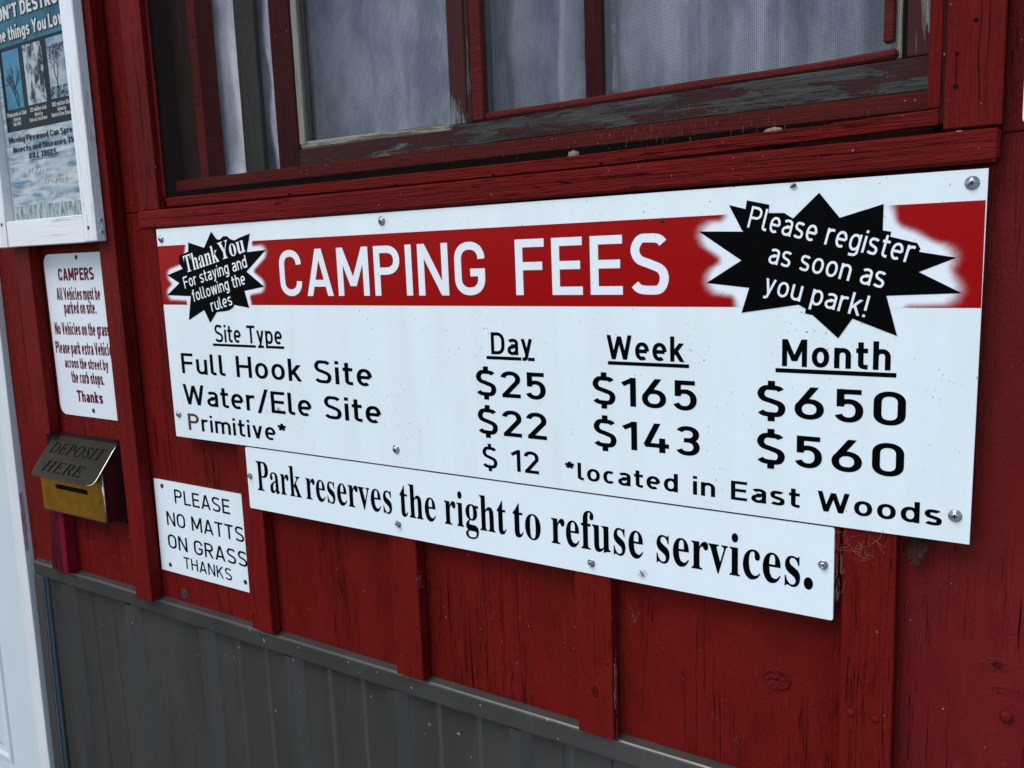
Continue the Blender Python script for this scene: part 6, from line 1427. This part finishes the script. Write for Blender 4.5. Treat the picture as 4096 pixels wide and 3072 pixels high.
for s, a, b, z, cap, sl in (('Thousands of Oak', -.4095, -.3405, 1.8800, .0072, .18), ('killed by', -.3865, -.3612, 1.8712, .0062, 0), ('Oak Wilt', -.3895, -.3625, 1.8628, .0066, 0),
                            ('20 million Ash', -.3275, -.2725, 1.8812, .0072, .18), ('killed by', -.3125, -.2862, 1.8725, .0062, 0), ('Emerald Ash Borer', -.3320, -.2722, 1.8640, .0066, 0),
                            ('100 million Elm', -.2545, -.1960, 1.8818, .0072, .18), ('killed by', -.2370, -.2100, 1.8732, .0062, 0), ('Dutch Elm Disease', -.2578, -.1850, 1.8643, .0066, 0)):
    pr(stroke_text(s, .15, .11, .3), PW, (a, z), (b, z), cap, .0010, sl)
PI = mat['poster_ink']
pr(stroke_text('Moving Firewood Can Spread', .18, .10, .26), PI, (-.4122, 1.8326), (-.1810, 1.8334), .0112, .0010, 0, .0006)
pr(stroke_text('Insects and Diseases That', .18, .10, .26), PI, (-.4010, 1.8155), (-.1800, 1.8163), .0106, .0010, 0.05, .0006)
pr(stroke_text('KILL TREES.', .19, .10, .26), PI, (-.3495, 1.8004), (-.2535, 1.8006), .0106, .0010, .18, .0006)
v = [(-.348, wav(-.348, 1.7978) - .001, 1.7974), (-.254, wav(-.254, 1.7978) - .001, 1.7974), (-.254, wav(-.254, 1.7978) - .001, 1.7982), (-.348, wav(-.348, 1.7978) - .001, 1.7982)]
mk('underline', v, [(0, 1, 2, 3)], PI, poster)
pr(stroke_text('Please', .15, .13), PW, (-.3595, 1.7735), (-.2950, 1.7745), .0100, .0010, .1, .0022)
pr(stroke_text('firewood', .15, .13), PW, (-.3090, 1.7530), (-.2350, 1.7525), .0120, .0010, .1, .0024)

def twig(p, ang, ln, r, depth, out, rnd):
    """one printed branch and its forks"""
    q = (p[0] + math.cos(ang) * ln, p[1] + math.sin(ang) * ln)
    mid = ((p[0] + q[0]) / 2 + rnd.uniform(-.12, .12) * ln, (p[1] + q[1]) / 2)
    out.append((p, mid, q, r))
    if depth > 0:
        for k in range(rnd.choice((2, 2, 3))):
            twig(q, ang + rnd.uniform(-.75, .75), ln * rnd.uniform(.55, .85), r * .62, depth - 1, out, rnd)
def printed_tree(base, ang, ln, r, depth, seed, clip, m):
    rnd = random.Random(seed)
    br = []
    twig(base, ang, ln, r, depth, br, rnd)
    mb = MB()
    for k, (p, mid, q, rr) in enumerate(br):
        pts = [p, mid, q]
        if any(not (clip[0] < t[0] < clip[1] and clip[2] < t[1] < clip[3]) for t in pts):
            continue
        v_, f_ = ribbon(pts, False, rr)
        vv_ = [(a, wav(a, b) - .0011 - .00001 * (k % 9), b) for a, b in v_]
        ff = []
        for qd in f_:
            A, B, C = vv_[qd[0]], vv_[qd[1]], vv_[qd[2]]
            s_ = (B[0] - A[0]) * (C[2] - A[2]) - (B[2] - A[2]) * (C[0] - A[0])
            ff.append(qd if s_ >= 0 else tuple(reversed(qd)))
        mb.add(vv_, ff)
    mb.build('tree_print', m, poster)
printed_tree((-.3600, 1.894), 1.68, .024, .0034, 5, 4, (-.402, -.346, 1.893, 1.9955), mat['poster_ink'])
printed_tree((-.3655, 1.8945), 1.85, .022, .0026, 5, 12, (-.402, -.346, 1.893, 1.9955), mat['poster_ink'])
printed_tree((-.2270, 1.898), 1.62, .026, .0026, 6, 9, (-.2515, -.186, 1.895, 1.9965), mat['poster_ink'])
mb = MB()
rnd = random.Random(5)
for i in range(420):                       # leaves still on the upper crown in the third picture
    x, z = rnd.gauss(-.226, .016), 1.985 - abs(rnd.gauss(0, .014))
    if -.2515 < x < -.187 and z < 1.9965:
        a = rnd.uniform(.0005, .0012)
        y = wav(x, z) - .0012 - .00001 * (i % 12)
        mb.add([(x - a, y, z - a * .6), (x + a, y, z - a), (x + a * .5, y, z + a)], [(0, 1, 2)])
mb.build('tree_print', mat['poster_ink'], poster)['kind'] = 'stuff'

# ================================================================== DEPOSIT BOX
db = thing('deposit_box', (-.32, 0, 1.12), 'brass deposit box with a dark hinged lid tilted open over its slot', 'deposit box')
sheet('back_plate', [(-.4550, 1.1150), (-.2085, 1.1130), (-.2085, 1.2755), (-.4550, 1.2745)], -.0042, -.0006, mat['dark_wood'], db)
BX0, BX1, BY, BZ0, BZ1 = -.4330, -.2150, -.0370, 1.1225, 1.2180
# front plate with a real slot
o_ = rrect(BX0, BX1, BZ0, BZ1, .003, 3)
sx0, sx1, sz0, sz1 = -.3815, -.2695, 1.1705, 1.1802
i_ = rrect(sx0, sx1, sz0, sz1, .0030, 3)
n = len(o_)
v = [(x, BY, z) for x, z in o_] + [(x, BY, z) for x, z in i_] + [(x, BY + .004, z) for x, z in i_]
f = [(k, (k + 1) % n, n + (k + 1) % n, n + k) for k in range(n)] + [(n + k, n + (k + 1) % n, 2 * n + (k + 1) % n, 2 * n + k) for k in range(n)]
body = fix_normals(mk('front_plate', v, f, mat['brass'], db))
mk('slot', [(x, BY + .0041, z) for x, z in i_], [tuple(range(n))], mat['black'], db)
for xa, flip in ((BX0, 0), (BX1, 1)):
    mb = MB()
    sgn = .0012 if flip else -.0012
    pv = [(xa, BY + .001, BZ0), (xa, -.0043, BZ0 - .002), (xa, -.0043, 1.262), (xa, BY + .001, BZ1)]
    mb.add(pv + [(p[0] - sgn, p[1], p[2]) for p in pv], [(0, 1, 2, 3), (7, 6, 5, 4), (0, 4, 5, 1), (1, 5, 6, 2), (2, 6, 7, 3), (3, 7, 4, 0)])
    fix_normals(mb.build('side_plate', mat['wine'], db))
mb = MB()
mb.add([(BX0, BY + .001, BZ0), (BX1, BY + .001, BZ0), (BX1, -.0043, BZ0 - .002), (BX0, -.0043, BZ0 - .002)], [(0, 1, 2, 3)])
mb.build('bottom_plate', mat['wine'], db)
mb = MB()
tube(mb, [(BX1 - .0004, BY - .0002, BZ0 + .002), (BX1 - .0002, BY - .0002, (BZ0 + BZ1) / 2), (BX1 - .0004, BY - .0002, BZ1)], .0024, 8)
mb.build('edge_fold', mat['steel_edge'], db, True)
mb = MB()
tube(mb, [(BX0 + .001, BY - .0001, BZ0 + .0006), (BX1 - .002, BY - .0001, BZ0 + .0006)], .0013, 6)
mb.build('edge_fold', mat['bronze'], db, True)
# lid: hinged at the wall, tilted out
LX0, LX1 = -.4270, -.2105
hinge = Vector((0, -.0050, 1.2690))
tip = Vector((0, -.0630, 1.2000))
def lidp(s, t, off=0.0):
    """s across 0..1, t down 0..1 -> world point on the lid, off towards the viewer"""
    d = tip - hinge
    nrm = Vector((0, d.z, -d.y)).normalized()
    p = hinge + d * t + nrm * (off - .0030 * math.sin(t * math.pi) * 0 + .0008 * noise.noise((s * 2, t * 2, 6)))
    curl = .0022 * max(0, abs(s - .5) - .44) / .06
    return Vector((LX0 + (LX1 - LX0) * s, p.y + curl * .8, p.z - curl * .6))
NS, NT = 36, 24
def halfw(t):
    d = (1 - t) * .090
    r_ = .016
    if d >= r_:
        return 0.0
    return (r_ - math.sqrt(max(0, r_ * r_ - (r_ - d) ** 2))) / (LX1 - LX0)
v, f = [], []
for side in (0, 1):
    for j in range(NT + 1):
        t = 1 - (1 - j / NT) ** 1.7
        hw = halfw(t)
        for i in range(NS + 1):
            v.append(lidp(hw + (1 - 2 * hw) * i / NS, t, -.0011 if side else 0))
k = (NS + 1) * (NT + 1)
for j in range(NT):
    for i in range(NS):
        a = j * (NS + 1) + i
        f += [(a, a + 1, a + NS + 2, a + NS + 1), (k + a, k + a + NS + 1, k + a + NS + 2, k + a + 1)]
rim = [j * (NS + 1) for j in range(NT + 1)] + [NT * (NS + 1) + i for i in range(1, NS + 1)] + [j * (NS + 1) + NS for j in range(NT - 1, -1, -1)]
f += [(rim[q], rim[q + 1], k + rim[q + 1], k + rim[q]) for q in range(len(rim) - 1)]
lid = fix_normals(mk('lid', v, f, mat['bronze'], db))
mb = MB()
added_path = [lidp(1 - halfw(t), t, -.0004) for t in [q / 22 for q in range(1, 23)]]
tube(mb, added_path, [.0012] * 3 + [.0017] * 12 + [.0012] * 7, 6)
mb.build('lid_edge', mat['steel_edge'], lid, True)
def lid_text(s, s0, s1, t0, cap, slant):
    geo, W = serif_text(s, FIT, .03, .2, .465)
    mb = MB()
    for vv_, ff, k_ in geo:
        pts = [lidp(s0 + (s1 - s0) * (a / W), t0 - b * cap, .0007) for a, b in vv_]
        mb.add(pts, ff)
    mb.build('lettering', mat['bronze_dark'], lid)
lid_text('DEPOSIT', .10, .93, .42, .25, 0)
lid_text('HERE', .16, .78, .86, .25, 0)

# ================================================================== SMALL LIVING AND DEAD THINGS
def bug(name, x, z, y, s, label, cat, legs=6, ang=0.0, thin=False):
    mb = MB()
    ca_, sa = math.cos(ang), math.sin(ang)
    def P(u, w, d):
        return (x + (u * ca_ - w * sa) * s, y - d * s, z + (u * sa + w * ca_) * s)
    r_ = .14 if thin else .30
    tube(mb, [P(-1.0, 0, .3), P(-.6, 0, .36), P(-.1, 0, .4), P(.3, 0, .42), P(.6, 0, .4), P(.8, 0, .36)], [q * s for q in (.03, r_ * .8, r_, r_ * 1.1, r_ * .9, .05)], 8)
    for i in range(legs):
        sd_ = 1 if i % 2 else -1
        u = .3 - .22 * (i // 2)
        mb2 = [P(u, 0, .35), P(u + .15 * (1 - i // 2), sd_ * .55, .75), P(u + .3 * (1 - i // 2), sd_ * 1.15, .02)]
        tube(mb, mb2, [.05 * s, .04 * s, .03 * s], 4)
    o = mb.build(name, mat['insect'], None, True)
    return tag(o, label, cat)
bug('mosquito', 0.8757, 1.2158, SF, .0052, 'small mosquito resting on the long strip sign below the word services', 'insect', 6, -.9, True)
bug('fly', 1.0481, 1.6535, SF, .0040, 'tiny fly at the top edge of the fees sign above the big starburst', 'insect', 6, .5)
bug('gnat', 0.2654, 1.3716, SF, .0040, 'small pale gnat on the E of the second row of the fees sign', 'insect', 6, -.7, True)
bug('beetle', 0.9058, 1.6261, SF, .0030, 'tiny dark beetle on the red band left of the big starburst', 'insect', 6, .2)

def husk(name, x, y, z, s, label, cat, m, sq=(1, .6, .5), seed=0):
    bm = bmesh.new()
    bmesh.ops.create_icosphere(bm, subdivisions=3, radius=1)
    v = [(x + p.co.x * s * sq[0] * (1 + .35 * noise.noise(p.co * 1.7 + Vector((seed, 0, 0)))), y + p.co.y * s * sq[1],
          z + p.co.z * s * sq[2] * (1 + .5 * noise.noise(p.co * 2.3 + Vector((0, seed, 0))))) for p in bm.verts]
    f = [tuple(q.index for q in fc.verts) for fc in bm.faces]
    bm.free()
    return tag(mk(name, v, f, m, None, True), label, cat)
husk('cocoon', 0.7825, 0.0010, 1.7082, .0085, 'pale torn cocoon behind the screen at the middle of the sill', 'cocoon', mat['husk'], (1, .5, .62), 3)
husk('pebble', 1.0200, 0.0010, 1.7115, .0100, 'pale oval pebble lying behind the screen near the right end of the sill', 'pebble', mat['husk'], (1.1, .5, .36), 6)
mb = MB()
for k, (dx, ln, w) in enumerate(((-.004, .030, .0042), (.001, .036, .005), (.006, .026, .004), (.010, .018, .003))):
    pts = []
    n = 9
    for i in range(n + 1):
        t = i / n
        hw = w * math.sin(math.pi * min(1, t * .9 + .1)) ** .7
        z = 1.3050 - ln * t
        xx = 1.1690 + dx + .003 * noise.noise((t * 3, k, 0))
        yy = -.006 - .004 * k * .5 - .006 * t + .003 * noise.noise((t * 4, k, 5))
        pts += [(xx - hw, yy + .0015, z), (xx, yy - .0008, z), (xx + hw, yy + .0015, z)]
    mb.add(pts, [q for i in range(n) for q in ((3 * i, 3 * i + 1, 3 * i + 4, 3 * i + 3), (3 * i + 1, 3 * i + 2, 3 * i + 5, 3 * i + 4))])
tag(mb.build('dead_leaf', mat['leaf']), 'curled brown dead leaf hanging under the fees sign at lower right', 'leaf')

def web(x, z, y, sx, sz, n, seed, label):
    rnd = random.Random(seed)
    mb = MB()
    for i in range(n):
        a = (x + rnd.uniform(-1, 1) * sx, y - rnd.uniform(0, .004), z + rnd.uniform(-1, 1) * sz)
        b = (a[0] + rnd.gauss(0, .5) * sx, y - rnd.uniform(0, .004), a[2] + rnd.gauss(0, .5) * sz)
        m_ = ((a[0] + b[0]) / 2 + rnd.gauss(0, .15) * sx, y - .002, (a[2] + b[2]) / 2 - abs(rnd.gauss(0, .2)) * sz)
        tube(mb, cr([a, m_, b], 4), rnd.uniform(.00005, .00017), 3)
    o = mb.build('cobweb', mat['web'])
    return tag(o, label, 'cobweb')
web(1.118, 1.289, FB - .0006, .018, .012, 26, 1, 'dusty cobweb on the right batten just under the fees sign')
web(1.0985, 1.262, FB - .0006, .004, .03, 22, 2, 'thin cobweb between the strip sign end and the right batten')
web(0.8335, 1.055, FB + .004, .002, .045, 10, 3, 'wispy cobweb along the side of the batten right of centre')
web(0.853, 1.152, -.0006, .006, .010, 14, 4, 'small cobweb tuft on the red board below the word services')
web(0.5255, 1.142, FB + .002, .004, .014, 12, 5, 'wisp of cobweb on the edge of the batten under the word right')
web(0.4985, 1.2150, SF - .0003, .006, .006, 12, 6, 'bit of cobweb under the second screw of the strip sign')
web(1.172, 1.292, -.0060, .006, .012, 24, 7, 'cobweb round the dead leaf under the fees sign')
web(0.982, 1.0980 - .075, -.0006, .004, .007, 8, 8, 'pale cobweb scrap on the red board below the knot')
